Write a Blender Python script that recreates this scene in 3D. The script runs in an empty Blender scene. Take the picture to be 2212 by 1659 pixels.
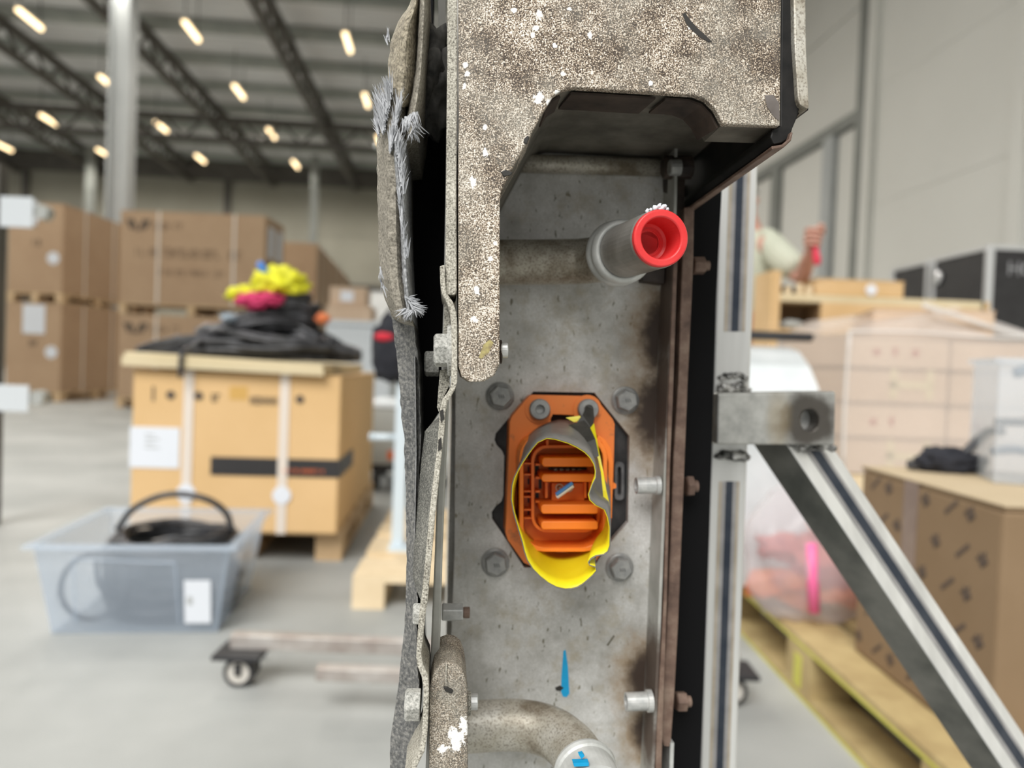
import bpy, bmesh, math, random
from mathutils import Vector as V, Matrix, noise
from mathutils.geometry import tessellate_polygon
random.seed(7)
sc = bpy.context.scene
COL = sc.collection
PI = math.pi
W, H, F = 2212, 1659, 1600.0
# ------------------------------------------------------------ camera, world, exposure
CH = 0.78
PITCH, ROLL = math.radians(-1.41), math.radians(2.2)
C = V((0, 0, CH))
fw = V((0, math.cos(PITCH), math.sin(PITCH)))
r0 = V((1, 0, 0)); u0 = r0.cross(fw)
R = (r0 * math.cos(ROLL) + u0 * math.sin(ROLL)).normalized()
U = R.cross(fw).normalized()
cd = bpy.data.cameras.new('camera'); cam = bpy.data.objects.new('camera', cd); COL.objects.link(cam)
mw = Matrix((R, U, -fw)).transposed().to_4x4(); mw.translation = C
cam.matrix_world = mw
cd.sensor_width = 36; cd.lens = 36 * F / W; cd.clip_start = .01; cd.clip_end = 200
cd.dof.use_dof = True; cd.dof.focus_distance = .315; cd.dof.aperture_fstop = 6.6
sc.camera = cam
wd = bpy.data.worlds.new('sky'); sc.world = wd; wd.use_nodes = True
bg = wd.node_tree.nodes['Background']; bg.inputs[0].default_value = (1, 1, .985, 1); bg.inputs[1].default_value = .5
sc.view_settings.view_transform = 'Standard'; sc.view_settings.look = 'None'
sc.view_settings.exposure = 0.06; sc.view_settings.gamma = 1; sc.view_settings.use_curve_mapping = False
LAMP_W = 235      # watts per ceiling lamp
def area(name, loc, target, sx, sy, w, col):
    ld = bpy.data.lights.new(name, 'AREA'); ld.shape = 'RECTANGLE'; ld.size = sx; ld.size_y = sy; ld.energy = w; ld.color = col
    o = bpy.data.objects.new(name, ld); COL.objects.link(o); o.location = loc
    o.rotation_euler = (V(target) - V(loc)).to_track_quat('-Z', 'Y').to_euler(); return o
# broad hazy daylight through the open gate behind the camera, from the left and high
sd = bpy.data.lights.new('hazy_sun', 'SUN'); sd.energy = 3.8; sd.angle = math.radians(38); sd.color = (1, .985, .96)
so = bpy.data.objects.new('hazy_sun', sd); COL.objects.link(so); so.rotation_euler = (V((.24, .66, -.70))).to_track_quat('-Z', 'Y').to_euler()
# ------------------------------------------------------------ frames
K = .09
OD = (fw - K * R).normalized(); OX = (R + K * fw).normalized(); OY = U
def ray(px, py): return fw + R * ((px - W / 2) / F) + U * ((H / 2 - py) / F)
def P(px, py, d): return C + ray(px, py) * d
def L(px, py, d):
    r = ray(px, py); return C + r * (d / r.dot(OD))
def frame(ox, oy, yaw=0.0, oz=0.0):
    c, s = math.cos(math.radians(yaw)), math.sin(math.radians(yaw))
    return lambda x, y, z: V((ox + x * c - y * s, oy + x * s + y * c, oz + z))
B = frame(0, 0, 4.8)
def fx(px, d): return (px - W / 2) / F * d            # sideways metres of an image column at a depth
# ------------------------------------------------------------ mesh builder
ORG = {}
class M:
    def __init__(s): s.v, s.f, s.m = [], [], []
    def add(s, vs, fs, mi=0):
        n = len(s.v); s.v += [V(q) for q in vs]
        for q in fs: s.f.append([i + n for i in q]); s.m.append(mi)
        return s
    def hexa(s, p, mi=0):
        return s.add(p, [(0, 1, 2, 3), (7, 6, 5, 4), (0, 4, 5, 1), (1, 5, 6, 2), (2, 6, 7, 3), (3, 7, 4, 0)], mi)
    def box(s, T, x0, x1, y0, y1, z0, z1, mi=0):
        return s.hexa([T(x0, y0, z0), T(x1, y0, z0), T(x1, y0, z1), T(x0, y0, z1), T(x0, y1, z0), T(x1, y1, z0), T(x1, y1, z1), T(x0, y1, z1)], mi)
    def prism(s, poly, d0, d1, holes=(), mi=0, ex=None):
        loops = [list(poly)] + [list(h) for h in holes]
        ex = ex if ex is not None else OD * (d1 - d0)
        fr = [[L(x, y, d0) for x, y in lp] for lp in loops]
        tri = tessellate_polygon([[V((x, y, 0)) for x, y in lp] for lp in loops])
        flat = [q for lp in fr for q in lp]; n = len(flat)
        s.add(flat + [q + ex for q in flat], list(tri) + [tuple(i + n for i in reversed(t)) for t in tri]
              + [q for q in s._sides(loops, n)], mi)
        return s
    def _sides(s, loops, n):
        k = 0
        for lp in loops:
            m = len(lp)
            for i in range(m):
                a, b = k + i, k + (i + 1) % m
                yield (a, a + n, b + n, b)
            k += m
    def loft(s, rings, closed=True, caps=True, mi=0):
        n = len(rings[0]); base = len(s.v)
        for r in rings: s.v += [V(q) for q in r]
        for j in range(len(rings) - 1):
            for i in range(n if closed else n - 1):
                k = (i + 1) % n
                s.f.append([base + j * n + i, base + j * n + k, base + (j + 1) * n + k, base + (j + 1) * n + i]); s.m.append(mi)
        if caps:
            s.f.append([base + i for i in reversed(range(n))]); s.m.append(mi)
            e = base + (len(rings) - 1) * n
            s.f.append([e + i for i in range(n)]); s.m.append(mi)
        return s
    def tube(s, path, r, n=10, closed=False, mi=0):
        path = [V(p) for p in path]; rr = r if isinstance(r, (list, tuple)) else [r] * len(path)
        rings = []; up = None; N = len(path)
        for i, p in enumerate(path):
            if closed: t = path[(i + 1) % N] - path[i - 1]
            else: t = path[min(i + 1, N - 1)] - path[max(i - 1, 0)]
            t = t.normalized() if t.length > 1e-9 else V((0, 0, 1))
            if up is None: up = t.orthogonal().normalized()
            up = (up - t * up.dot(t)); up = up.normalized() if up.length > 1e-6 else t.orthogonal().normalized()
            sd = t.cross(up)
            rings.append([p + (up * math.cos(2 * PI * k / n) + sd * math.sin(2 * PI * k / n)) * rr[i] for k in range(n)])
        if closed: rings.append(rings[0])
        return s.loft(rings, True, not closed, mi)
    def rod(s, a, b, r, n=16, r2=None, mi=0): return s.tube([a, b], [r, r if r2 is None else r2], n, mi=mi)
    def rev(s, o, ax, prof, n=32, mi=0, ph=0):
        ax = V(ax).normalized(); e = (OY - ax * OY.dot(ax)).normalized(); g = ax.cross(e)
        rings = [[V(o) + ax * a + (e * math.cos(2 * PI * k / n + ph) + g * math.sin(2 * PI * k / n + ph)) * r for k in range(n)] for r, a in prof]
        return s.loft(rings, True, True, mi)
    def blob(s, c, rad, amp=.3, fr=3.0, sub=3, seed=0, mi=0, flat=None):
        bm = bmesh.new(); bmesh.ops.create_icosphere(bm, subdivisions=sub, radius=1)
        vs = []
        for q in bm.verts:
            k = 1 + amp * noise.noise(q.co * fr + V((seed * 7.3, seed, 1.7))) + amp * .5 * noise.noise(q.co * fr * 2.3 + V((seed, 3, 9)))
            w = V((q.co.x * rad[0], q.co.y * rad[1], q.co.z * rad[2])) * k
            if flat is not None: w.z = max(w.z, flat)
            vs.append(V(c) + w)
        fs = [tuple(q.index for q in f.verts) for f in bm.faces]; bm.free()
        return s.add(vs, fs, mi)
    def build(s, name, mats, parent=None, smooth=False, bevel=0, seg=2, solid=None, sub=0, st=0, doubles=False):
        me = bpy.data.meshes.new(name); o = bpy.data.objects.new(name, me)
        org = ORG.get(parent, V((0, 0, 0))); ORG[o] = org
        me.from_pydata([tuple(q - org) for q in s.v], [], s.f)
        for m in (mats if isinstance(mats, (list, tuple)) else [mats]): me.materials.append(m)
        for p, i in zip(me.polygons, s.m): p.material_index = i
        bm = bmesh.new(); bm.from_mesh(me)
        if doubles: bmesh.ops.remove_doubles(bm, verts=bm.verts, dist=1e-6)
        bmesh.ops.recalc_face_normals(bm, faces=bm.faces)
        bm.to_mesh(me); bm.free()
        COL.objects.link(o)
        if st: o['kind'] = 'stuff'
        if parent is not None: o.parent = parent
        if smooth:
            for p in me.polygons: p.use_smooth = True
        if solid:
            q = o.modifiers.new('solid', 'SOLIDIFY'); q.thickness = solid[0]; q.offset = 0; q.material_offset = solid[1]; q.material_offset_rim = solid[1]
        if bevel:
            q = o.modifiers.new('bevel', 'BEVEL'); q.width = bevel; q.segments = seg; q.limit_method = 'ANGLE'; q.angle_limit = math.radians(40)
        if sub:
            q = o.modifiers.new('sub', 'SUBSURF'); q.levels = q.render_levels = sub
        return o
def tag(o, label=None, cat=None, group=None, kind=None):
    if label: o['label'] = label
    if cat: o['category'] = cat
    if group: o['group'] = group
    if kind: o['kind'] = kind
    return o
def thing(name, loc, label, cat, group=None):
    o = bpy.data.objects.new(name, None); COL.objects.link(o); o.location = loc; o.empty_display_size = .05
    ORG[o] = V(loc); return tag(o, label, cat, group)
def stuff(o): o['kind'] = 'stuff'; return o
def text(body, o, ex, ey, size, m, parent, name='lettering', align='LEFT'):
    cu = bpy.data.curves.new(name, 'FONT'); cu.body = body; cu.size = size; cu.extrude = .0008; cu.align_x = align
    tmp = bpy.data.objects.new('tmp_text', cu); COL.objects.link(tmp); bpy.context.view_layer.update()
    me = bpy.data.meshes.new_from_object(tmp.evaluated_get(bpy.context.evaluated_depsgraph_get())); bpy.data.objects.remove(tmp); me.materials.clear(); me.materials.append(m)
    ob = bpy.data.objects.new(name, me); COL.objects.link(ob); ob['kind'] = 'stuff'
    ex = V(ex).normalized(); ey = V(ey).normalized(); ez = ex.cross(ey)
    mt = Matrix((ex, ey, ez)).transposed().to_4x4(); mt.translation = V(o) - ORG.get(parent, V())
    ob.parent = parent; ob.matrix_local = mt; return ob
def rrect(x0, y0, x1, y1, r, n=6):
    pts = []
    for cx, cy, a in ((x1 - r, y0 + r, -90), (x1 - r, y1 - r, 0), (x0 + r, y1 - r, 90), (x0 + r, y0 + r, 180)):
        for i in range(n + 1):
            t = math.radians(a + 90 * i / n); pts.append((cx + r * math.cos(t), cy + r * math.sin(t)))
    return pts
def circ(cx, cy, r, n=24, ry=None): return [(cx + r * math.cos(2 * PI * i / n), cy + (ry or r) * math.sin(2 * PI * i / n)) for i in range(n)]
def smooth_path(pts, n=8):
    pts = [V(p) for p in pts]; out = []
    q = [pts[0] * 2 - pts[1]] + pts + [pts[-1] * 2 - pts[-2]]
    for i in range(1, len(q) - 2):
        for j in range(n):
            t = j / n
            out.append(.5 * (2 * q[i] + (q[i + 1] - q[i - 1]) * t + (2 * q[i - 1] - 5 * q[i] + 4 * q[i + 1] - q[i + 2]) * t * t + (3 * q[i] - q[i - 1] - 3 * q[i + 1] + q[i + 2]) * t ** 3))
    out.append(pts[-1]); return out
# ------------------------------------------------------------ materials
class N:
    def __init__(s, name):
        s.m = bpy.data.materials.new(name); s.m.use_nodes = True; s.t = s.m.node_tree
        s.b = s.t.nodes['Principled BSDF']; s.pos = s.t.nodes.new('ShaderNodeNewGeometry').outputs['Position']
    def n(s, t, **k):
        q = s.t.nodes.new(t)
        for a, b in k.items(): setattr(q, a, b)
        return q
    def lk(s, a, b): s.t.links.new(a, b)
    def noise(s, scale, detail=3, rough=.55, stretch=None, off=None):
        v = s.pos
        if stretch or off:
            mp = s.n('ShaderNodeMapping'); s.lk(v, mp.inputs[0])
            if stretch: mp.inputs['Scale'].default_value = stretch
            if off: mp.inputs['Location'].default_value = off
            v = mp.outputs[0]
        q = s.n('ShaderNodeTexNoise'); q.inputs['Scale'].default_value = scale; q.inputs['Detail'].default_value = detail; q.inputs['Roughness'].default_value = rough
        s.lk(v, q.inputs['Vector']); return q.outputs['Fac']
    def ramp(s, fac, stops):
        q = s.n('ShaderNodeValToRGB'); s.lk(fac, q.inputs[0]); e = q.color_ramp.elements
        while len(e) < len(stops): e.new(.5)
        for x, (p, c) in zip(e, stops): x.position = p; x.color = (c if len(c) == 4 else (*c, 1)) if isinstance(c, tuple) else (c, c, c, 1)
        return q.outputs[0]
    def mix(s, fac, a, b):
        q = s.n('ShaderNodeMix', data_type='RGBA'); 
        if isinstance(fac, float): q.inputs[0].default_value = fac
        else: s.lk(fac, q.inputs[0])
        for v, i in ((a, 6), (b, 7)):
            if isinstance(v, tuple): q.inputs[i].default_value = (*v, 1)
            else: s.lk(v, q.inputs[i])
        return q.outputs[2]
    def math(s, op, a, b=0.0):
        q = s.n('ShaderNodeMath', operation=op)
        for v, i in ((a, 0), (b, 1)):
            if isinstance(v, (int, float)): q.inputs[i].default_value = v
            else: s.lk(v, q.inputs[i])
        return q.outputs[0]
    def spot(s, c, r, edge=.35, nz=None, amp=.5, stretch=(1, 1, 1)):
        """1 inside a ragged patch about a place on the surface, 0 outside"""
        sb = s.n('ShaderNodeVectorMath', operation='SUBTRACT'); s.lk(s.pos, sb.inputs[0]); sb.inputs[1].default_value = c
        ml = s.n('ShaderNodeVectorMath', operation='MULTIPLY'); s.lk(sb.outputs[0], ml.inputs[0]); ml.inputs[1].default_value = stretch
        ln = s.n('ShaderNodeVectorMath', operation='LENGTH'); s.lk(ml.outputs[0], ln.inputs[0])
        d = s.math('DIVIDE', ln.outputs['Value'], r)
        if nz is not None: d = s.math('ADD', d, s.math('MULTIPLY', s.math('SUBTRACT', nz, .5), amp * 2))
        q = s.n('ShaderNodeMapRange', interpolation_type='SMOOTHSTEP'); s.lk(d, q.inputs[0])
        q.inputs[1].default_value = 1 - edge; q.inputs[2].default_value = 1 + edge; q.inputs[3].default_value = 1; q.inputs[4].default_value = 0
        return q.outputs[0]
    def out(s, col, rough=.5, metal=0.0, bump=None, bstr=.2, bdist=.001, **k):
        b = s.b
        if isinstance(col, tuple): b.inputs['Base Color'].default_value = (*col, 1)
        else: s.lk(col, b.inputs['Base Color'])
        for v, i in ((rough, 'Roughness'), (metal, 'Metallic')):
            if isinstance(v, (int, float)): b.inputs[i].default_value = v
            else: s.lk(v, b.inputs[i])
        if bump is not None:
            q = s.n('ShaderNodeBump'); q.inputs['Strength'].default_value = bstr; q.inputs['Distance'].default_value = bdist
            s.lk(bump, q.inputs['Height']); s.lk(q.outputs[0], b.inputs['Normal'])
        for a, v in k.items(): b.inputs[a].default_value = v
        return s.m
def mk(name, c1, c2=None, scale=8, rough=.6, metal=0.0, bscale=None, bstr=.15, bdist=.002, lo=.35, hi=.65, stretch=None, detail=4, **k):
    q = N(name); col = c1
    if c2 is not None: col = q.ramp(q.noise(scale, detail, stretch=stretch), [(lo, c1), (hi, c2)])
    bp = q.noise(bscale, 4) if bscale else None
    return q.out(col, rough, metal, bp, bstr, bdist, **k)
def clear(name, col, alpha, rough=.25, trans=.3):
    q = N(name); t = q.n('ShaderNodeBsdfTransparent'); m = q.n('ShaderNodeMixShader'); tl = q.n('ShaderNodeBsdfTranslucent'); m2 = q.n('ShaderNodeMixShader')
    q.out(col, rough); tl.inputs[0].default_value = (*col, 1); m2.inputs[0].default_value = trans
    q.lk(q.b.outputs[0], m2.inputs[1]); q.lk(tl.outputs[0], m2.inputs[2]); m.inputs[0].default_value = alpha
    q.lk(t.outputs[0], m.inputs[1]); q.lk(m2.outputs[0], m.inputs[2])
    q.lk(m.outputs[0], q.t.nodes['Material Output'].inputs[0]); return q.m
# --- setting
m_floor = mk('concrete', (.31, .32, .31), (.42, .43, .415), 1.5, .55, bscale=60, bstr=.05)
m_wallb = mk('cladding_beige', (.29, .275, .22), (.33, .315, .255), .5, .6)
m_wallr = mk('cladding_grey', (.70, .695, .65), (.74, .735, .69), .5, .6)
m_deck = mk('roof_deck', (.74, .74, .73), (.82, .82, .81), .6, .5)
m_purlin = mk('purlin_steel', (.34, .36, .33), (.42, .44, .40), 2, .5)
m_truss = mk('truss_steel', (.075, .07, .06), (.11, .10, .085), 3, .6)
m_col = mk('column_paint', (.42, .44, .44), (.47, .49, .49), 2, .5)
m_trim = mk('trim_grey', (.22, .23, .21), (.26, .27, .25), 2, .5)
m_door = mk('door_white', (.85, .86, .86), None, rough=.5)
q = N('lamp_tube'); m_lamp = q.out((1, .9, .7), .5, **{'Emission Color': (1, .74, .42, 1), 'Emission Strength': 3.2})
m_lampb = mk('lamp_body', (.6, .6, .58), None, rough=.5)
# --- goods
m_card = mk('cardboard_brown', (.43, .29, .18), (.47, .325, .205), 2.2, .8)
m_card_side = m_card
m_tan = mk('cardboard_tan', (.66, .435, .205), (.72, .485, .245), 2.5, .8)
m_cardlt = mk('cardboard_pale', (.54, .395, .275), (.62, .47, .345), 3, .8)
m_lid = mk('board_beige', (.60, .50, .31), (.66, .56, .37), 4, .8)
m_wood = mk('pallet_wood', (.52, .36, .20), (.66, .48, .29), 9, .75, bscale=40)
m_woodlt = mk('pale_wood', (.66, .52, .33), (.76, .62, .42), 9, .75)
m_ply = mk('plywood', (.60, .40, .19), (.68, .47, .25), 4, .7)
m_strap = mk('white_strap', (.72, .64, .56), None, rough=.4)
m_paper = mk('white_paper', (.72, .75, .80), None, rough=.6)
m_ink = mk('print_ink', (.10, .075, .055), None, rough=.8)
m_inkbr = mk('brown_print', (.085, .062, .048), None, rough=.8)
m_inklt = mk('faded_print', (.24, .16, .10), None, rough=.8)
m_inkred = mk('red_print', (.42, .16, .11), None, rough=.8)
m_bltape = mk('black_tape', (.03, .028, .028), None, rough=.4)
m_black = mk('black_cable', (.016, .016, .018), (.055, .056, .062), 24, .38)
m_blackcloth = mk('black_cloth', (.010, .011, .016), (.02, .021, .028), 20, .9)
m_redcloth = mk('red_cloth', (.55, .02, .04), None, rough=.8)
m_hivis = mk('hi_vis_yellow', (.80, .78, .02), (.62, .60, .03), 25, .7)
m_pink = mk('pink_cloth', (.55, .03, .12), (.66, .05, .17), 25, .7)
m_blue = mk('blue_plastic', (.06, .22, .62), None, rough=.4)
m_orangeitem = mk('orange_plastic', (.72, .22, .06), (.55, .12, .05), 20, .5)
m_reditem = mk('red_orange_plastic', (.55, .10, .06), (.40, .05, .06), 20, .5)
m_rose = mk('pink_plastic', (.85, .16, .36), None, rough=.4)
m_tote = clear('tote_plastic', (.72, .81, .92), .30, .25, .5)
m_bin = clear('bin_plastic', (.80, .84, .88), .30, .2, .4)
m_film = clear('stretch_film', (.95, .92, .90), .40, .15, .3)
m_bag = clear('bag_plastic', (.80, .79, .82), .46, .2, .4)
m_white = mk('white_paint', (.60, .635, .66), None, rough=.4)
m_bluewhite = mk('pale_blue_paint', (.60, .68, .73), None, rough=.4)
m_foil = mk('bright_sheet', (.80, .83, .84), (.66, .70, .71), 6, .38, .35)
m_greybox = mk('grey_cabinet', (.36, .37, .35), (.42, .43, .41), 3, .6)
m_amber = mk('orange_reflector', (.75, .17, .05), None, rough=.4)
m_print = mk('printed_cardboard', (.20, .13, .068), (.235, .157, .088), 3, .8)  # albedo lowered, so the carton's shade sits in this colour
m_printtop = mk('carton_top', (.46, .36, .23), (.52, .42, .28), 4, .8)
m_brtape = mk('parcel_tape', (.20, .15, .13), (.26, .20, .17), 14, .25)
m_yellowwood = mk('yellow_pallet_wood', (.38, .28, .13), (.50, .39, .19), 12, .7, bscale=50)
m_yellow = mk('yellow_green_paint', (.48, .46, .06), (.60, .58, .12), 9, .6)
m_flight = mk('flight_case_black', (.018, .017, .018), (.028, .027, .028), 9, .5)
m_alu = mk('case_aluminium', (.72, .73, .74), None, rough=.3, metal=.6)
m_letter = mk('white_lettering', (.34, .34, .35), None, rough=.6)
m_shirt = mk('sage_shirt', (.52, .54, .43), (.58, .60, .49), 9, .9)
m_skin = mk('skin', (.52, .27, .20), (.58, .32, .25), 12, .55)
m_hair = mk('hair', (.05, .035, .025), None, rough=.7)
m_jeans = mk('dark_trousers', (.05, .055, .07), None, rough=.9)
m_redtool = mk('red_grip', (.75, .04, .09), None, rough=.4)
m_hub = mk('cream_hub', (.58, .55, .50), None, rough=.5)
m_caster = mk('caster_rubber', (.02, .02, .022), None, rough=.5)
m_ruststeel = mk('bare_steel_rusty', (.35, .30, .27), (.52, .49, .46), 14, .45, .5)
# --- foreground metal
def speckle(name, chips, dusty=0.0, dark=(.048, .033, .023), mid=(.33, .245, .16), light=(.88, .81, .71), bias=0.0, right=0.0):
    q = N(name)
    f = q.noise(1850, 2.0, .6); g = q.noise(30, 4, .6); h = q.noise(120, 3)
    e = q.math('ADD', f, q.math('MULTIPLY', q.math('SUBTRACT', g, .5), .30))
    e = q.math('ADD', e, q.math('MULTIPLY', q.math('SUBTRACT', h, .5), .16))
    e = q.math('ADD', e, bias)
    col = q.ramp(e, [(.43, dark), (.52, mid), (.63, light)])
    dm = q.ramp(q.noise(30, 4, .65, off=(3, 1, 2)), [(.50 - dusty * .2, 0.0), (.72, .75)])
    sx = q.n('ShaderNodeVectorMath', operation='DOT_PRODUCT'); q.lk(q.pos, sx.inputs[0]); sx.inputs[1].default_value = OX
    de = q.n('ShaderNodeMapRange'); q.lk(sx.outputs['Value'], de.inputs[0]); x0_ = L(990, 300, .3).dot(OX); de.inputs[1].default_value = x0_; de.inputs[2].default_value = x0_ + .017; de.inputs[3].default_value = .5; de.inputs[4].default_value = 0
    dm = q.math('MAXIMUM', dm, q.math('MULTIPLY', de.outputs[0], q.ramp(q.noise(70, 4, .6, off=(1, 5, 2)), [(.36, .15), (.6, 1.0)])))
    col = q.mix(dm, col, q.ramp(q.noise(1500, 2), [(.38, (.17, .16, .13)), (.6, (.44, .42, .36))]))
    nz = q.noise(430, 4, .7)
    fac = None
    for c, r, st in chips:
        sp = q.spot(c, r * .8, .12, nz, 1.9, st); fac = sp if fac is None else q.math('MAXIMUM', fac, sp)
    if fac is not None: col = q.mix(fac, col, (.90, .89, .86))
    return q.out(col, q.ramp(e, [(.45, .62), (.62, .34)]), q.ramp(e, [(.45, 0.0), (.6, .25)]), e, .45, .0009)
ch = []
for px, py, rr in ((1165, 213, 14), (1190, 222, 11), (1205, 203, 8), (1165, 32, 8), (1158, 60, 7), (1200, 98, 6), (1152, 75, 5), (1008, 160, 7), (1003, 185, 5), (1047, 275, 6), (1048, 330, 7), (1022, 395, 9), (1110, 22, 6), (1230, 20, 6),
                   (1275, 75, 6), (1005, 140, 6), (1060, 560, 6), (1070, 525, 5), (1405, 180, 6), (1490, 60, 4), (1215, 160, 6), (1030, 630, 7), (1025, 690, 8)):
    ch.append((L(px, py, .30), rr * .30 / F, (1, 1, random.uniform(.6, 1.2))))
m_bracket = speckle('speckled_coating', ch, .35, bias=.004)
m_box = mk('shade_darkened_metal', (.10, .09, .072), (.19, .175, .145), 60, .65, .1, bscale=700, bstr=.25, bdist=.0006)  # cast metal darkened to carry the shade under the bracket
m_bracket2 = speckle('speckled_coating_dusty', [(L(985, 1590, .305), 22 * .305 / F, (1, 1, 1)), (L(1002, 1570, .305), 14 * .305 / F, (1, 1, .6)), (L(955, 1618, .305), 12 * .305 / F, (1, 1, 1)), (L(985, 1612, .305), 15 * .305 / F, (1, 1, 1))], .45, bias=-.03)
def dusty(name, a, b, c, scale=1400, big=45):
    q = N(name); f = q.noise(scale, 2.5, .6); g = q.noise(big, 4, .6)
    e = q.math('ADD', f, q.math('MULTIPLY', q.math('SUBTRACT', g, .5), .35))
    return q.out(q.ramp(e, [(.30, a), (.5, b), (.70, c)]), .8, 0.0, e, .35, .0006)
m_grit = dusty('gritty_metal', (.07, .065, .055), (.27, .26, .22), (.50, .48, .42))
m_gritlt = dusty('pale_gritty_metal', (.085, .075, .06), (.38, .36, .30), (.64, .61, .53))
m_gritdk = dusty('dark_gritty_metal', (.03, .03, .028), (.12, .12, .105), (.42, .41, .36))
m_mud = dusty('mud_caked_plastic', (.09, .08, .062), (.23, .21, .17), (.37, .34, .28), 900, 40)
m_mudtop = dusty('dry_mud', (.09, .078, .055), (.28, .245, .18), (.44, .39, .29), 800, 55)
m_plastic = dusty('dusty_dark_plastic', (.065, .067, .068), (.13, .13, .125), (.25, .245, .225), 700, 26)
m_fibre = mk('torn_fibre', (.26, .27, .285), (.50, .51, .53), 200, .6)
m_fibrefold = dusty('frayed_fabric', (.13, .135, .14), (.29, .295, .30), (.48, .49, .50), 700, 70)
q = N('stained_aluminium')
base = q.ramp(q.noise(34, 7, .72), [(.32, (.36, .35, .32)), (.50, (.555, .55, .525)), (.68, (.70, .695, .675))])
base = q.mix(q.ramp(q.noise(1200, 2), [(.40, .30), (.60, 0.0)]), base, (.33, .32, .29))
base = q.mix(q.ramp(q.noise(430, 2, .5, stretch=(1, 1, .4)), [(.665, 0.0), (.71, .8)]), base, (.115, .10, .05))
base = q.mix(q.ramp(q.noise(60, 5, .7, off=(5, 2, 0)), [(.52, 0.0), (.70, .6)]), base, (.36, .31, .215))
nz = q.noise(140, 4, .65); nz2 = q.noise(50, 3)
rust = None
def rs(px, py, r, st=(1, 1, 1), e=.4, a=.38, d=.42):
    return q.spot(L(px, py, d), r * d / F, e, nz, a, st)
RS = ((1434, 724, 50, (1, 1, .62)), (1425, 893, 58, (1, 1, .68)), (1398, 1466, 46, (1, 1, .75)), (1402, 1580, 36, (1, 1, .7)))
for a in RS:
    t = rs(*a[:3], st=a[3]); rust = t if rust is None else q.math('MAXIMUM', rust, t)
halo = None
for a in RS:
    t = rs(a[0] - 10, a[1], a[2] * 1.4, a[3], .6, .6); halo = t if halo is None else q.math('MAXIMUM', halo, t)
base = q.mix(q.math('MULTIPLY', halo, .8), base, (.30, .20, .10))
base = q.mix(q.math('MULTIPLY', rust, .95), base, (.035, .022, .017))
m_plate = q.out(base, .5, .25, q.noise(500, 3), .12, .0006)
q = N('flange_aluminium')
fb = q.ramp(q.noise(60, 4), [(.35, (.34, .34, .31)), (.65, (.46, .46, .43))])
fz = q.noise(140, 4, .65); fr0 = None
for a in ((1448, 660, 70, (1, 1, .5)), (1442, 860, 62, (1, 1, .5)), (1415, 1450, 60, (1, 1, .6)), (1420, 1580, 50, (1, 1, .6))):
    t = q.spot(L(a[0], a[1], .408), a[2] * .41 / F, .4, fz, .4, a[3]); fr0 = t if fr0 is None else q.math('MAXIMUM', fr0, t)
m_flange = q.out(q.mix(q.math('MULTIPLY', fr0, .92), fb, (.075, .048, .035)), .5, .2)
def rusty(name):
    q = N(name); f = q.noise(70, 5, .65); g = q.noise(900, 2)
    c = q.ramp(f, [(.3, (.075, .045, .034)), (.5, (.15, .095, .07)), (.7, (.23, .165, .125))])
    return q.out(c, .6, .15, g, .4, .0006)
m_rust = rusty('rust_brown')
m_rustshade = mk('dark_rust_and_shade', (.022, .015, .012), (.06, .042, .032), 80, .55)  # dark fittings, and the painted shade of the lip pockets
m_rubber = mk('black_rubber', (.006, .006, .006), (.016, .015, .014), 120, .5, **{'Specular IOR Level': .25})
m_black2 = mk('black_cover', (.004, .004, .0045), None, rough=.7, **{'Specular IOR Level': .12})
m_bolt = mk('zinc_bolt', (.25, .255, .25), (.36, .36, .345), 200, .5, .4, bscale=700, bstr=.2, bdist=.0005)
m_boltlt = mk('bright_zinc', (.46, .47, .46), (.62, .62, .60), 250, .4, .5)
m_nutgrey = dusty('dusty_zinc', (.20, .20, .18), (.40, .40, .37), (.58, .57, .53), 900, 80)
m_pipe = N('cast_pipe'); q = m_pipe
pc = q.ramp(q.noise(40, 5, .65), [(.34, (.21, .175, .125)), (.5, (.44, .41, .34)), (.68, (.60, .58, .52))])
pc = q.mix(q.ramp(q.noise(900, 2), [(.36, .55), (.5, 0.0)]), pc, (.13, .10, .07))
m_pipe = q.out(pc, .5, .35, q.noise(800, 2), .2, .0005)
m_pipeend = mk('pipe_end_alu', (.30, .28, .25), (.44, .42, .39), 60, .38, .55)
m_collar = mk('pale_collar', (.46, .47, .45), (.62, .63, .61), 90, .5, .2)
m_redcap = mk('red_cap_plastic', (.70, .030, .032), (.74, .05, .05), 90, .38)
m_orange = mk('orange_plastic_shell', (.88, .215, .022), (.92, .245, .03), 40, .42)
m_orangedirty = N('orange_flange'); q = m_orangedirty
oc = q.mix(q.ramp(q.noise(75, 5, .7), [(.56, 0.0), (.68, .65)]), (.80, .215, .04), (.22, .10, .05))
m_orangedirty = q.out(oc, .5)
m_gasket = mk('gasket_black', (.012, .012, .013), (.05, .05, .05), 90, .5)
m_greyclip = mk('dark_piece', (.07, .072, .075), (.16, .165, .17), 120, .5)
m_contact = mk('contact_metal', (.08, .08, .085), (.50, .49, .46), 260, .3, .8)
m_pin = mk('white_pin', (.72, .70, .74), None, rough=.4)
m_tapey = mk('yellow_tape', (.74, .62, .012), (.78, .68, .018), 60, .34)
m_tapeg = mk('tape_grey', (.13, .125, .115), (.20, .19, .175), 60, .42)  # grey for the outer face of the tape sleeve
m_tapek = mk('tape_black', (.022, .021, .018), (.045, .042, .036), 90, .4)
m_steel = mk('ground_steel', (.62, .62, .60), (.80, .80, .78), 45, .36, .55, stretch=(1, 1, .06), bscale=300, bstr=.08, bdist=.0005)
m_steel2 = N('welded_steel'); q = m_steel2
c2 = q.ramp(q.noise(60, 4, .6), [(.3, (.30, .30, .285)), (.55, (.50, .50, .47)), (.75, (.64, .64, .61))])
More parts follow.
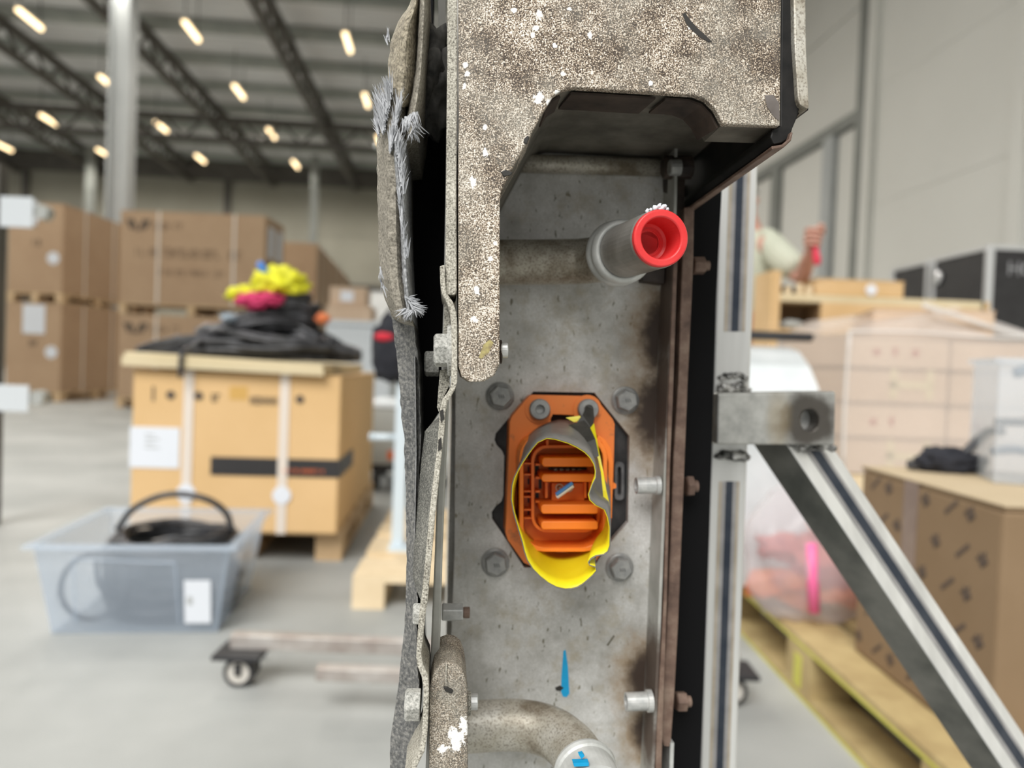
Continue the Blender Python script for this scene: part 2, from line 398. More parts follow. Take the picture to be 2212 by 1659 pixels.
c2 = q.mix(q.math('MULTIPLY', q.spot(L(1748, 908, .485), 64 * .485 / F, .3, q.noise(90, 3), .25), .95), c2, (.075, .065, .055))
c2 = q.mix(q.math('MULTIPLY', q.spot(L(1682, 905, .485), 26 * .485 / F, .6, q.noise(90, 3), .3, (1, 1, .45)), .45), c2, (.36, .27, .14))
m_steel2 = q.out(c2, .4, .5, q.noise(350, 3), .12, .0006)
m_steeldk = mk('dark_steel', (.10, .105, .095), (.20, .20, .18), 26, .42, .55)
m_bandblue = mk('blue_black_steel', (.035, .045, .065), (.06, .07, .09), 60, .35, .6)
m_bandbrown = mk('brown_steel', (.42, .36, .28), (.54, .48, .40), 60, .38, .5)
m_bandgrey = mk('grey_steel', (.30, .295, .295), (.40, .39, .39), 60, .38, .5)
m_weld = mk('weld_bead', (.10, .10, .095), (.62, .61, .59), 120, .28, .7, lo=.42, hi=.6)
m_cyan = mk('cyan_paint_marker', (.0, .30, .58), (.0, .33, .62), 300, .5)
m_smear = mk('black_smear', (.02, .018, .015), None, rough=.6)
# ------------------------------------------------------------ the setting
def struct(m, name, mats, parent=None, **k):
    o = m.build(name, mats, parent, **k)
    if parent is None: o['kind'] = 'structure'
    return o
struct(M().box(B, -32, 5.8, -9, 32.3, -.2, 0), 'floor', m_floor)
HC = 9.0
m = M()
vs = -2.0
nrib = 96
m.box(B, -32, 5.8, vs, 32.3, HC + .05, HC + .2)
for i in range(nrib):      # trapezoid ribs of the roof deck
    y = vs + (32.3 - vs) * i / nrib
    m.box(B, -32, 5.8, y, y + .17, HC, HC + .05)
ceil = struct(m, 'ceiling', m_deck)
for i in range(17):
    y = -1.4 + i * 2.05
    M().box(B, -32, 5.5, y - .09, y + .09, HC - .28, HC).build('purlin', m_purlin, ceil)
def truss(p0, p1, zt, zb, n, name='roof_truss'):
    mm = M(); p0, p1 = V(p0), V(p1); dr = (p1 - p0); ln = dr.length; dr.normalize(); sd = V((-dr.y, dr.x, 0))
    def bar(a, b, w):
        mm.tube([a, b], w, 4)
    up = V((0, 0, 1))
    bar(p0 + up * zt, p1 + up * zt, .13); bar(p0 + up * zb, p1 + up * zb, .11)
    for i in range(n):
        a = p0 + dr * ln * i / n; b = p0 + dr * ln * (i + .5) / n; c = p0 + dr * ln * (i + 1) / n
        bar(a + up * zt, b + up * zb, .045); bar(b + up * zb, c + up * zt, .045)
    return mm.build(name, m_truss, ceil)
for u_ in (-4.25, -7.65, -11.0, -14.4, -17.8, -21.2, -.85, 2.5):
    truss(B(u_, vs + .3, 0), B(u_, 32, 0), 8.55, 7.95, 26)
for v_ in (11.6, 24.3): truss(B(-31, v_, 0), B(5.3, v_, 0), 8.2, 7.55, 30, 'girder_truss')
M().box(B, -31, 5.4, 31.5, 31.9, 8.0, 8.8).build('eaves_beam', m_truss, ceil)
m = M().box(B, -32, 5.8, 32.1, 32.3, 0, 9.05); wb = struct(m, 'wall_back', m_trim)
for u0_ in (-25.5, -17.5, -9.5, -1.5):
    for z0, z1 in ((3.95, 6.0), (6.02, 8.9)):
        M().box(B, u0_ + .03, u0_ + 7.97 if u0_ < -2 else 5.3, 32.02, 32.1, z0, z1).build('panel', m_wallb, wb)
    if not -6 < u0_ < -4:
        M().box(B, u0_ - .12, u0_ + .12, 31.85, 32.1, 0, 8.9).build('post', m_truss, wb)
for u0_, u1_ in ((-25.5, -17.6), (-17.4, -9.6), (-9.4, -6.6)):
    M().box(B, u0_ + .05, u1_ - .05, 32.02, 32.1, 0, 3.93).build('panel', m_wallb, wb)
dr = struct(M().box(B, -6.5, 4.6, 31.95, 32.02, 0, 3.75), 'door_1', m_door)
for i in range(5): M().box(B, -6.5, 4.6, 31.90, 31.95, .1 + i * .74, .76 + i * .74).build('panel', m_door, dr)
M().box(B, -6.7, 4.8, 31.8, 32.05, 3.75, 3.95).build('lintel', m_truss, dr)
for px, d in ((195, 28), (680, 28), (497, 30)):
    if px == 497: continue
    p = P(px, 400, d); T = frame(p.x, p.y, 4.8)
    struct(M().box(T, -.13, .13, -.15, .15, 0, 8.4), 'column', m_trim)
p = P(262, 300, 13.3); T = frame(p.x, p.y, 4.8)
cl = struct(M().box(T, -.18, .18, -.02, .02, 0, 8.4).box(T, -.18, -.14, -.17, .17, 0, 8.4).box(T, .14, .18, -.17, .17, 0, 8.4), 'column', m_col)
M().box(T, -.26, .26, -.26, .26, 0, .03).build('base_plate', m_col, cl)
# right wall with panels; the far part is set back behind a gate frame
UR = 5.4
wr = struct(M().box(B, UR + .12, UR + .3, -9, 32.2, 0, 9.05), 'wall_right', m_wallr)
for v0, v1 in ((9.35, 6.75), (6.73, 3.2), (3.18, -1.4)):
    for k in range(6): M().box(B, UR - .05, UR + .12, v1 + .01, v0 - .01, .02 + k * 1.5, 1.515 + k * 1.5).build('panel', m_wallr, wr)
    M().box(B, UR - .14, UR - .05, v0 - .16, v0, 0, 8.9).build('post', m_wallr, wr)
for v0, v1 in ((16.0, 9.75), (23, 16.02), (31.5, 23.02)):
    for k in range(3): M().box(B, UR + .08, UR + .12, v0 + .01, v1 - .01, 4.46 + k * 1.5, 5.94 + k * 1.5).build('panel', m_wallr, wr)
M().box(B, UR - .02, UR + .12, 9.5, 9.78, 0, 8.9).build('post', m_trim, wr)
M().box(B, UR + .0, UR + .12, 9.78, 16, 4.3, 4.46).build('girt', m_trim, wr)
for v0 in (10.55, 12.35, 14.2, 16): M().box(B, UR, UR + .12, v0 - .14, v0 + .14, 0, 4.3).build('post', m_col if v0 < 11 else m_trim, wr)
for a, b in ((9.8, 10.4), (10.7, 12.2), (12.5, 14.05), (14.35, 15.85)): M().box(B, UR + .09, UR + .12, a, b, 0, 4.28).build('panel', m_wallr, wr)
# lamps under the roof, on one grid
LG = 'ceiling lamps on the warehouse roof grid'
ROWN = ('fourth', 'third', 'second', 'nearest'); COLN = ('first', 'second', 'third', 'fourth', 'fifth')
for k in range(-3, 4):  # rows nearer than the visible four are unseen, added to light the nearer area
    for j in range(0, 5):
        u_ = -2.6 - 3.45 * j; v_ = 17.35 + 3.72 * k
        p = B(u_, v_, 8.0)
        lab = f'warm roof strip lamp, {ROWN[k]} row from the back wall, {COLN[j]} from right' if k >= 0 else f'unseen strip lamp added over the near floor, {("", "first", "second", "third")[-k]} row, {COLN[j]} from right'
        t = thing('ceiling_lamp', p, lab, 'lamp', LG)
        M().box(B, u_ - .07, u_ + .07, v_ - .5, v_ + .5, 8.03, 8.10).build('lamp_housing', m_lampb, t)
        M().tube([B(u_, v_ - .46, 7.99), B(u_, v_ + .46, 7.99)], .055, 8).build('lamp_tube', m_lamp, t)
        for q in (-.4, .4): M().rod(B(u_, v_ + q, 8.10), B(u_, v_ + q, HC + .01), .012, 5).build('hanger', m_truss, t)
        ld = bpy.data.lights.new('lamp_light', 'SPOT'); ld.spot_size = math.radians(176); ld.spot_blend = .6; ld.shadow_soft_size = 0; ld.energy = LAMP_W; ld.color = (1, .955, .88)
        lo = bpy.data.objects.new('lamp_light', ld); COL.objects.link(lo); lo.parent = t; lo.location = (0, 0, -.12)
# ------------------------------------------------------------ pallets and cartons
def pallet(T, w, d, label, z0=0.0, h=.144, mat=None, group=None, nb=5, blockmat=None, along=False):
    mat = mat or m_wood; t = thing('wooden_pallet', T(w / 2, d / 2, z0), label, 'pallet', group)
    bh = h - .044
    if along:
        for i in range(nb):
            bw = w / (nb + (nb - 1) * .25); x = i * bw * 1.25
            M().box(T, x, x + bw, 0, d, z0 + h - .022, z0 + h).build('deck_board', mat, t)
        for j in range(3):
            y = j * (d - .14) / 2
            M().box(T, 0, w, y, y + .14, z0 + h - .044, z0 + h - .022).build('stringer_board', mat, t)
            for i in range(3):
                x = i * (w - .1) / 2
                M().box(T, x, x + .1, y, y + .14, z0 + .022, z0 + h - .044).build('block', mat, t)
        for i in range(3):
            x = i * (w - .1) / 2
            M().box(T, x, x + .1, 0, d, z0, z0 + .022).build('base_board', mat, t)
        return t
    for i in range(nb):
        bw = d / (nb + (nb - 1) * .35); y = i * bw * 1.35
        M().box(T, 0, w, y, y + bw, z0 + h - .022, z0 + h).build('deck_board', mat, t)
    for i in range(3):
        x = i * (w - .1) / 2
        M().box(T, x, x + .1, 0, d, z0 + h - .044, z0 + h - .022).build('stringer_board', mat, t)
        M().box(T, x, x + .1, 0, d, z0, z0 + .022).build('base_board', mat, t)
        for j in range(3):
            y = j * (d - .14) / 2
            M().box(T, x, x + .1, y, y + .14, z0 + .022, z0 + h - .044).build('block', blockmat or mat, t)
    return t
def bars(mm, T, x, y, z, w, h, n, gap=.25, seed=1):
    """a row of letter-like strokes printed on a face at depth y"""
    rn = random.Random(seed); cw = w / n
    for i in range(n):
        if rn.random() < .12: continue
        x0 = x + i * cw; x1 = x0 + cw * (1 - gap); k = rn.choice('ITLOHE'); s = cw * .2
        if k in 'ITLHE': mm.box(T, x0, x0 + s, y - .002, y, z, z + h)
        if k in 'TE': mm.box(T, x0, x1, y - .002, y, z + h * .8, z + h)
        if k in 'LEO': mm.box(T, x0, x1, y - .002, y, z, z + h * .2)
        if k in 'OH': mm.box(T, x1 - s, x1, y - .002, y, z, z + h)
        if k in 'O': mm.box(T, x0, x0 + s, y - .002, y, z, z + h).box(T, x0, x1, y - .002, y, z + h * .8, z + h)
        if k in 'HE': mm.box(T, x0, x1, y - .002, y, z + h * .42, z + h * .6)
    return mm
def vee(mm, T, x, y, z, s):
    for sx in (-1, 1):
        for a, b in ((.0, .5), (.55, .95)):
            mm.hexa([T(x + sx * a * s * .5, y - .002, z + a * s * .1), T(x + sx * (a + .30) * s * .5, y - .002, z + .1 * s * a), T(x + sx * (b + .35) * s * .55, y - .002, z + s * .62), T(x + sx * b * s * .5, y - .002, z + s * .62),
                     T(x + sx * a * s * .5, y, z + a * s * .1), T(x + sx * (a + .30) * s * .5, y, z + .1 * s * a), T(x + sx * (b + .35) * s * .55, y, z + s * .62), T(x + sx * b * s * .5, y, z + s * .62)])
    return mm
def carton(T, w, d, z0, z1, label, mat=m_card, straps=(), group=None, cat='carton', name='carton', side_straps=()):
    t = thing(name, T(w / 2, d / 2, z0), label, cat, group)
    M().box(T, 0, w, 0, d, z0, z1 - .006).build('carton_body', mat, t, bevel=.008)
    g = M().box(T, 0, w, 0, d / 2 - .004, z1 - .006, z1).box(T, 0, w, d / 2 + .004, d, z1 - .006, z1); g.build('top_flap', mat, t)
    for x in straps:
        sw = .035
        M().box(T, x - sw / 2, x + sw / 2, -.003, d + .003, z1, z1 + .003).box(T, x - sw / 2, x + sw / 2, -.004, 0, z0, z1).box(T, x - sw / 2, x + sw / 2, d, d + .004, z0, z1).build('strap', m_strap, t)
    for y in side_straps:
        M().box(T, w, w + .004, y - .02, y + .02, z0, z1).build('strap', m_strap, t)
    return t
PG = 'wooden pallets under the tall brown cartons'
# left stack by the frame edge
T = frame(-7.36, 10.75)
pallet(T, .8, 1.9, 'pallet on the floor under the leftmost stack of tall brown cartons')
c1 = carton(T, .8, 1.9, .144, 1.43, 'tall brown carton with white paper sheet, lower of the leftmost stack', side_straps=(.55, 1.35))
pallet(T, .8, 1.9, 'pallet between the two cartons of the leftmost stack', z0=1.434)
c2 = carton(T, .8, 1.9, 1.579, 2.87, 'tall brown carton on top of the leftmost stack', side_straps=(.55, 1.35))
M().box(T, .24, .56, -.006, -.001, .98, 1.40).build('paper_sheet', m_paper, c1)
M().rev(T(.66, -.001, .72), T(0, -1, 0) - T(0, 0, 0), [(.09, 0), (.09, .004)], 20).build('round_sticker', m_paper, c1)
M().rev(T(.66, -.001, 2.08), T(0, -1, 0) - T(0, 0, 0), [(.09, 0), (.09, .004)], 20).build('round_sticker', m_paper, c2)
bars(M(), T, .34, -.001, .80, .12, .09, 2, seed=3).build('print', m_ink, c1, st=1); bars(M(), T, .36, -.001, 2.25, .12, .09, 2, seed=4).build('print', m_ink, c2, st=1)
M().box(T, -.02, .4, -.02, .25, 2.876, 2.885).box(T, .30, .42, -.012, -.004, 2.55, 2.885).build('packing_slip', m_paper, c2)
# second stack
T = frame(-5.42, 10.15, .6)
pallet(T, 1.97, .85, 'pallet on the floor under the wide strapped cartons')
c3 = carton(T, 1.97, .85, .144, 1.29, 'wide brown strapped carton, lower one, behind the black cable pile', straps=(.52, 1.55))
pallet(T, 1.97, .85, 'pallet between the two wide strapped cartons', z0=1.294)
c4 = carton(T, 1.97, .85, 1.439, 2.70, 'wide brown strapped carton, upper one, with faint printed lines', straps=(.52, 1.55))
for c_, zt in ((c3, 1.29), (c4, 2.70)):
    vee(M(), T, .24, -.001, zt - .27, .24).build('printed_emblem', m_ink, c_)
    bars(M(), T, .44, -.001, zt - .25, .48, .10, 8, seed=5).build('print', m_inklt, c_, st=1)
    bars(M(), T, .22, -.001, zt - .62, 1.45, .12, 24, seed=6).build('print', m_inklt, c_, st=1)
    bars(M(), T, .50, -.001, zt - .86, .95, .07, 22, seed=8).build('print', m_inklt, c_, st=1)
for i, y in enumerate((.15, .52)):
    M().box(T, 1.971, 1.976, y, y + .22, 2.15, 2.58).build('label_sheet', m_paper, c4)
# third row receding towards the back wall
for i in range(3):
    p0 = V((-4.30, 12.75, 0)); dv = V((-math.sin(math.radians(7)), math.cos(math.radians(7)), 0)); q0 = p0 + dv * i * 2.0
    T = frame(q0.x, q0.y, 7)
    nm = ('nearest', 'middle', 'farthest')[i]
    pallet(T, .85, 1.9, f'floor pallet under the {nm} stack of the receding carton row')
    carton(T, .85, 1.9, .144, 1.38, f'brown carton, lower, in the {nm} stack of the receding row', side_straps=(.5, 1.4))
    pallet(T, .85, 1.9, f'upper pallet in the {nm} stack of the receding carton row', z0=1.384)
    carton(T, .85, 1.9, 1.529, 2.76, f'brown carton, upper, in the {nm} stack of the receding row', side_straps=(.5, 1.4))
# pale crate with wrapped cartons on top, beyond the cable pile
T = frame(fx(700, 7.0), 7.0, 4.8)
t = thing('white_crate', T(.3, .4, 0), 'white painted crate under small wrapped cartons, beyond the black cable pile', 'crate')
M().box(T, 0, .62, 0, .8, .02, 1.10).build('crate_body', m_white, t, bevel=.01)
M().box(T, -.02, .64, -.02, .82, 1.10, 1.15).build('crate_lid', m_white, t, bevel=.01)
for x in (0, .56): M().box(T, x, x + .06, 0, .8, 0, .02).build('skid', m_wood, t)
carton(T, .42, .5, 1.15, 1.29, 'pale flat carton lying on the white crate', m_cardlt)
Tt = frame(T(.02, .05, 0).x, T(.02, .05, 0).y, 4.8)
c_ = carton(Tt, .34, .4, 1.29, 1.47, 'small carton with blue-white label on top of the white crate', m_cardlt)
M().box(Tt, .10, .22, -.004, 0, 1.33, 1.43).build('label_sheet', m_paper, c_)
# ------------------------------------------------------------ tan carton with lid and cable pile
YB = 4.8
T = frame(-1.385, 2.705, YB)
pallet(frame(T(.0, .08, 0).x, T(.0, .08, 0).y, YB), .76, 1.16, 'low wooden pallet under the tan strapped carton', h=.12)
bx = carton(T, .75, 1.22, .12, .715, 'tan carton with black tape band and two white straps, under the cable pile', m_tan, straps=(.20, .545))
M().box(T, -.004, .172, -.003, .0, .355, .505).build('label_sheet', m_paper, bx)
lt = M()
for i in range(4): lt.box(T, .05, .05 + .03 + .02 * (i % 2), -.0042, -.003, .475 - i * .016, .479 - i * .016)
lt.build('label_print', m_greybox, bx, st=1)
M().box(T, .285, .754, -.0035, 0, .335, .402).box(T, .75, .7545, 0, .38, .335, .402).build('tape_band', m_bltape, bx)
tp = M(); bars(tp, T, .55, -.0036, .352, .15, .012, 12, seed=9); tp.build('tape_print', m_amber, bx, st=1)
for x in (.185, .53): M().rev(T(x + .015, -.0005, .265), T(0, -1, 0) - T(0, 0, 0), [(.034, 0), (.034, .006)], 20).build('strap_seal', m_paper, bx)
ik = M(); bars(ik, T, .07, -.0005, .60, .07, .055, 2, seed=2); bars(ik, T, .265, -.0005, .605, .05, .03, 3, seed=14); bars(ik, T, .42, -.0005, .60, .15, .03, 8, seed=11)
for x in (.135, .235, .60): ik.rev(T(x, -.0005, .625), T(0, -1, 0) - T(0, 0, 0), [(.016, 0), (.016, .003)], 12)
ik.build('print', m_ink, bx, st=1)
M().box(T, .345, .41, -.001, 0, .615, .665).build('tape_patch', mk('ochre_tape', (.60, .36, .10), None, rough=.4), bx)
# lid
t = thing('cardboard_lid', T(.35, .5, .715), 'beige cardboard lid lying slightly askew on the tan carton', 'lid')
TL = T
M().hexa([T(-.02, -.03, .735), T(.685, -.035, .717), T(.685, -.035, .757), T(-.02, -.03, .778), T(-.02, 1.2, .735), T(.685, 1.2, .717), T(.685, 1.2, .757), T(-.02, 1.2, .778)]).build('lid_panel', m_lid, t, bevel=.004)
M().hexa([T(-.026, -.036, .728), T(.69, -.041, .716), T(.69, -.041, .742), T(-.026, -.036, .762), T(-.026, -.03, .728), T(.69, -.035, .716), T(.69, -.035, .742), T(-.026, -.03, .762)]).build('lid_flap', m_lid, t)
# cable looms heaped on the lid (each loom is a flattened hank of corrugated conduit)
CG = 'black wiring looms heaped on the beige carton lid'
rn = random.Random(4)
def loom(cx, cy, cz, rx, ry, yaw, tilt, n, label, thick=.011):
    t = thing('wiring_loom', T(cx, cy, cz - .03), label, 'cable', CG)
    cyw, syw = math.cos(yaw), math.sin(yaw)
    for s_ in range(n):
        path = []; k1, k2, k3 = rn.uniform(.72, 1.0), rn.uniform(.5, 1), rn.uniform(0, 6)
        oz = rn.uniform(-.028, .028)
        for i in range(26):
            a = 2 * PI * i / 26
            x = rx * k1 * math.cos(a); y = ry * k2 * math.sin(a); z = oz + .016 * math.sin(2 * a + k3) + x * tilt
            X = cx + x * cyw - y * syw; Y = cy + x * syw + y * cyw
            q = T(X, Y, cz + z); fl = .772 + thick if X < .1 else .766 + thick
            q.z = max(q.z, fl); path.append(q)
        M().tube(path, thick, 7, True).build('conduit', m_black, t, smooth=True)
LOOMS = ((.34, .20, .80, .34, .10, .02, .0, 8, 'longest black loom lying lowest on the beige lid, front edge'), (.52, .28, .81, .27, .13, -.1, -.02, 8, 'black loom at the low right end of the cable pile'), (.13, .22, .80, .20, .07, .1, .10, 6, 'thin black loom sticking out at the left end of the cable pile'),
         (.44, .18, .85, .26, .09, -.06, -.05, 8, 'black loom crossing the middle front of the cable pile'), (.36, .32, .88, .24, .12, .15, .12, 8, 'black loom at the rear middle of the cable pile'), (.55, .30, .87, .20, .09, -.25, -.45, 7, 'black loom sloping down the right flank of the cable pile'),
         (.42, .26, .925, .20, .10, .2, .18, 8, 'black loom in the upper layer, tilting to the right'), (.46, .30, .975, .16, .09, -.2, -.12, 7, 'black loom just below the top of the cable pile'), (.29, .26, .90, .14, .08, .4, .45, 6, 'black loom climbing the left flank of the cable pile'), (.47, .25, 1.01, .12, .07, .1, -.2, 6, 'topmost black loom, below the pink and yellow cloths'))
for cx, cy, cz, rx, ry, yw, tl, n, lb_ in LOOMS: loom(cx, cy, cz, rx, ry, yw, tl, n, lb_, .012)
t = thing('cable_tie_strap', T(.18, -.04, .74), 'black strap end hanging over the front edge of the beige lid', 'strap')
M().tube(smooth_path([T(.2, .12, .83), T(.19, .02, .80), T(.185, -.045, .775), T(.185, -.05, .69)], 5), .008, 6).build('strap_end', m_black, t, smooth=True)
def cloth(name, c, rad, mat, label, cat, seed, fl=None):
    o = M().blob(c, rad, .45, 2.6, 4, seed).build(name, mat, None, smooth=True); return tag(o, label, cat)
cloth('hi_vis_vest', T(0.46, 0.24, 1.075), (.105, .08, .062), m_hivis, 'crumpled neon yellow vest on top of the cable pile', 'vest', 3)
cloth('hi_vis_glove', T(0.325, 0.22, 1.02), (.065, .05, .035), m_hivis, 'small neon yellow glove lying left of the crumpled vest', 'glove', 8)
cloth('pink_rag', T(0.375, 0.18, 0.995), (.065, .05, .030), m_pink, 'crimson pink rag under the neon yellow vest on the cable pile', 'rag', 5)
cloth('pink_strap_roll', T(0.44, 0.17, 1.005), (.05, .04, .024), m_pink, 'short crimson roll right of the pink rag on the cable pile', 'rag', 6)
cloth('orange_plug', T(.635, .22, .94), (.028, .022, .020), m_orangeitem, 'orange plug end at the right shoulder of the cable pile', 'plug', 2)
cloth('clear_plug', T(.285, .17, .925), (.030, .025, .016), mk('steel_blue', (.32, .38, .44), None, rough=.2), 'grey-blue glossy connector at the left shoulder of the cable pile', 'plug', 12)
t = thing('blue_handle', T(.40, .26, 1.10), 'small blue handle sticking out above the neon yellow vest', 'handle')
M().tube([T(.425, .20, 1.09), T(.392, .19, 1.142), T(.388, .19, 1.15)], [.016, .015, .008], 10).build('handle_grip', m_blue, t, smooth=True)
# ------------------------------------------------------------ clear tote with cable
T = frame(-1.262, 1.965, 7.5)
TW, TD, TH = .505, .50, .255
t = thing('storage_tote', T(TW / 2, TD / 2, 0), 'translucent blue-white plastic tote full of black cable on the floor', 'tote')
ins = .035; wt = .006
def tote_wall(mm, a, b, c_, d_, z0=.004, z1=TH):
    mm.hexa([T(*a, z0), T(*b, z0), T(*d_, z1), T(*c_, z1)] + [T(*a, z0) + off, T(*b, z0) + off, T(*d_, z1) + off, T(*c_, z1) + off])
bt = [(ins, ins), (TW - ins, ins), (TW - ins, TD - ins), (ins, TD - ins)]; tp = [(0, 0), (TW, 0), (TW, TD), (0, TD)]
nrm = [(0, 1), (-1, 0), (0, -1), (1, 0)]
for i in range(4):
    j = (i + 1) % 4; off = (T(*nrm[i], 0) - T(0, 0, 0)) * wt
    mm = M(); tote_wall(mm, bt[i], bt[j], tp[i], tp[j]); mm.build('tote_side', m_tote, t)
M().box(T, ins, TW - ins, ins, TD - ins, 0, .006).build('tote_bottom', m_tote, t)
m = M()
e = .022
for a in ((-e, TW + e, -e, .0), (-e, TW + e, TD, TD + e), (-e, 0, 0, TD), (TW, TW + e, 0, TD)): m.box(T, a[0], a[1], a[2], a[3], TH - .012, TH)
m.build('tote_rim', m_tote, t, bevel=.003)
def tf(x, z): # a point on the sloping front
    k = z / TH; return T(x, ins * (1 - k) - .003, z)
fr = M()
for a, b in (((.10, .03), (.10, .215)), ((.10, .215), (.36, .205)), ((.36, .205), (.37, .03))): fr.tube([tf(*a), tf(*b)], .003, 5)
fr.build('embossed_frame', m_tote, t)
st = M().hexa([tf(.385, .03), tf(.455, .03), tf(.455, .155), tf(.385, .155)] + [q + T(0, -.002, 0) - T(0, 0, 0) for q in (tf(.385, .03), tf(.455, .03), tf(.455, .155), tf(.385, .155))]); st.build('label_sheet', m_paper, t)
lp = M()
for i in range(5):
    z = .085 + i * .005; lp.hexa([tf(.392, z), tf(.407, z), tf(.407, z + .0028), tf(.392, z + .0028)] + [q + (T(0, -.003, 0) - T(0, 0, 0)) for q in (tf(.392, z), tf(.407, z), tf(.407, z + .0028), tf(.392, z + .0028))])
lp.build('label_print', m_greybox, t, st=1)
t = thing('cable_coil', T(.27, .25, .012), 'thick coil of black cable filling the translucent tote', 'cable')
for i in range(34):
    r_ = rn.uniform(.13, .188); z = .022 + .0062 * i; ox, oy = rn.uniform(-.012, .012), rn.uniform(-.012, .012); ph = rn.uniform(0, 6)
    M().tube([T(.28 + ox + r_ * 1.02 * math.cos(a), .25 + oy + r_ * .98 * math.sin(a), z + .012 * math.sin(a * 2 + ph)) for a in [2 * PI * k / 28 for k in range(28)]], .0085, 7, True).build('cable_turn', m_black, t, smooth=True)
M().tube(smooth_path([T(.13, .22, .245), T(.17, .22, .305), T(.24, .22, .345), T(.31, .22, .355), T(.39, .22, .338), T(.44, .23, .295), T(.455, .24, .235)], 6), .0095, 8).build('cable_turn', m_black, t, smooth=True)
M().tube([T(.13 + .085 * math.cos(a), .062 + .02 * math.sin(a), .125 + .085 * math.sin(a)) for a in [2 * PI * k / 26 for k in range(26)]], .0075, 7, True).build('cable_turn', m_black, t, smooth=True)
for i in range(7):
    M().tube(smooth_path([T(.13 + .02 * i, .075, .20 - .004 * i), T(.15 + .02 * i, .07, .11), T(.24 + .015 * i, .075, .045), T(.40, .08, .04 + .012 * i)], 5), .007, 6).build('cable_turn', m_black, t, smooth=True)
# ------------------------------------------------------------ small pallet, white stand, bag, grey trolley
T = frame(-.475, 2.30, 3)
pallet(T, .8, 1.1, 'low pale wood pallet on the floor under the white stand', h=.105, mat=m_woodlt, nb=4)
pp = P(865, 1000, 2.68)
T = frame(pp.x, pp.y, 4.8)
t = thing('white_stand', T(0, 0, .105), 'white metal stand with a short side arm, on the pale wood pallet', 'stand')
M().box(T, -.022, .022, -.02, .02, .113, .80).build('post', m_bluewhite, t, bevel=.003)
M().box(T, -.022, .35, .02, .05, .70, .74).build('cross_rail', m_bluewhite, t, bevel=.003)
M().box(T, -.03, .10, -.06, .06, .105, .113).build('foot_plate', m_bluewhite, t)
M().rod(T(-.105, 0, .505), T(-.02, 0, .505), .013, 12).rev(T(-.105, 0, .505), T(-1, 0, 0) - T(0, 0, 0), [(.017, 0), (.017, .006), (.012, .009)], 14).build('side_arm', m_bluewhite, t, smooth=True)
pb = P(838, 756, 2.64)
t = thing('black_bag', pb + V((0, 0, -.13)), 'black cloth bag with a red stripe, hanging on the white stand', 'bag')
M().blob(pb + V((.012, .0, .0)), (.068, .045, .125), .22, 2.2, 4, 21).build('bag_body', m_blackcloth, t, smooth=True)
M().blob(pb + V((-.010, -.040, .045)), (.034, .012, .016), .1, 2, 3, 4).build('red_stripe', m_redcloth, t, smooth=True)
M().tube(smooth_path([pb + V((-.02, 0, .11)), pb + V((.01, .02, .15)), pb + V((.05, .06, .10))], 5), .006, 6).build('bag_strap', m_blackcloth, t, smooth=True)
T = frame(fx(795, 4.4), 4.4, 4.8)
t = thing('grey_trolley', T(.2, .3, 0), 'low grey trolley with an orange reflector, far behind the tan carton', 'trolley')
M().box(T, 0, .45, 0, .7, .16, .50).build('trolley_body', m_greybox, t, bevel=.01)
M().box(T, -.01, .46, -.01, .71, .50, .53).build('trolley_top', m_white, t, bevel=.005)
M().box(T, .13, .165, -.012, 0, .19, .245).build('reflector', m_amber, t, bevel=.004)
for x in (.06, .39):
    for y in (.08, .62): M().rod(T(x - .02, y, .07), T(x + .02, y, .07), .07, 16).build('wheel', m_caster, t)
M().box(T, .02, .43, .02, .68, .12, .16).build('chassis', m_caster, t)
# dark machine frame at the left frame edge with two white hinged plates
pq = P(-6, 640, 3.2); T = frame(pq.x, pq.y)
t = thing('machine_frame', T(0, 0, 0), 'dark upright machine frame with two white end plates, left frame edge', 'frame')
M().box(T, -.06, .018, -.03, .03, 0, 1.56).build('upright', m_truss, t, bevel=.004)
for z, hh in ((1.29, .13), (.50, .115)):
    w_ = M().box(T, .022, .165, -.03, -.02, z, z + hh).build('end_plate', m_white, t, bevel=.003)
    M().rod(T(.19, -.02, z + hh * .55), T(.19, .03, z + hh * .55), .032, 18).build('hinge_disc', m_greybox, t)
    M().rod(T(.016, 0, z + hh * .5), T(.20, 0, z + hh * .5), .012, 10).build('hinge_pin', m_greybox, t)
# ------------------------------------------------------------ right-hand goods
# yellow edged pallet
T = frame(.745, 1.14, 1.5)
yp = pallet(T, .82, 1.32, 'long yellow-edged wooden pallet on the floor at the right', mat=m_yellowwood, nb=5, along=True)
for i, y in enumerate((0, .592, 1.18)):
    M().box(T, -.002, .0, y + .05, y + .09, .022, .10).build('paint_stripe', m_yellow, yp)
M().box(T, -.0015, 0, 0, 1.32, .124, .130).box(T, -.0015, 0, 0, 1.32, 0, .006).build('paint_stripe', m_yellow, yp)
# printed carton
T = frame(.832, 1.235, .8)
pc_ = carton(T, .56, .49, .145, .575, 'shade-darkened brown carton with diagonal printed marks and glossy tape, on the yellow pallet', m_print)
M().box(T, -.002, .562, -.002, .492, .5755, .5785).build('lid_panel', m_printtop, pc_)
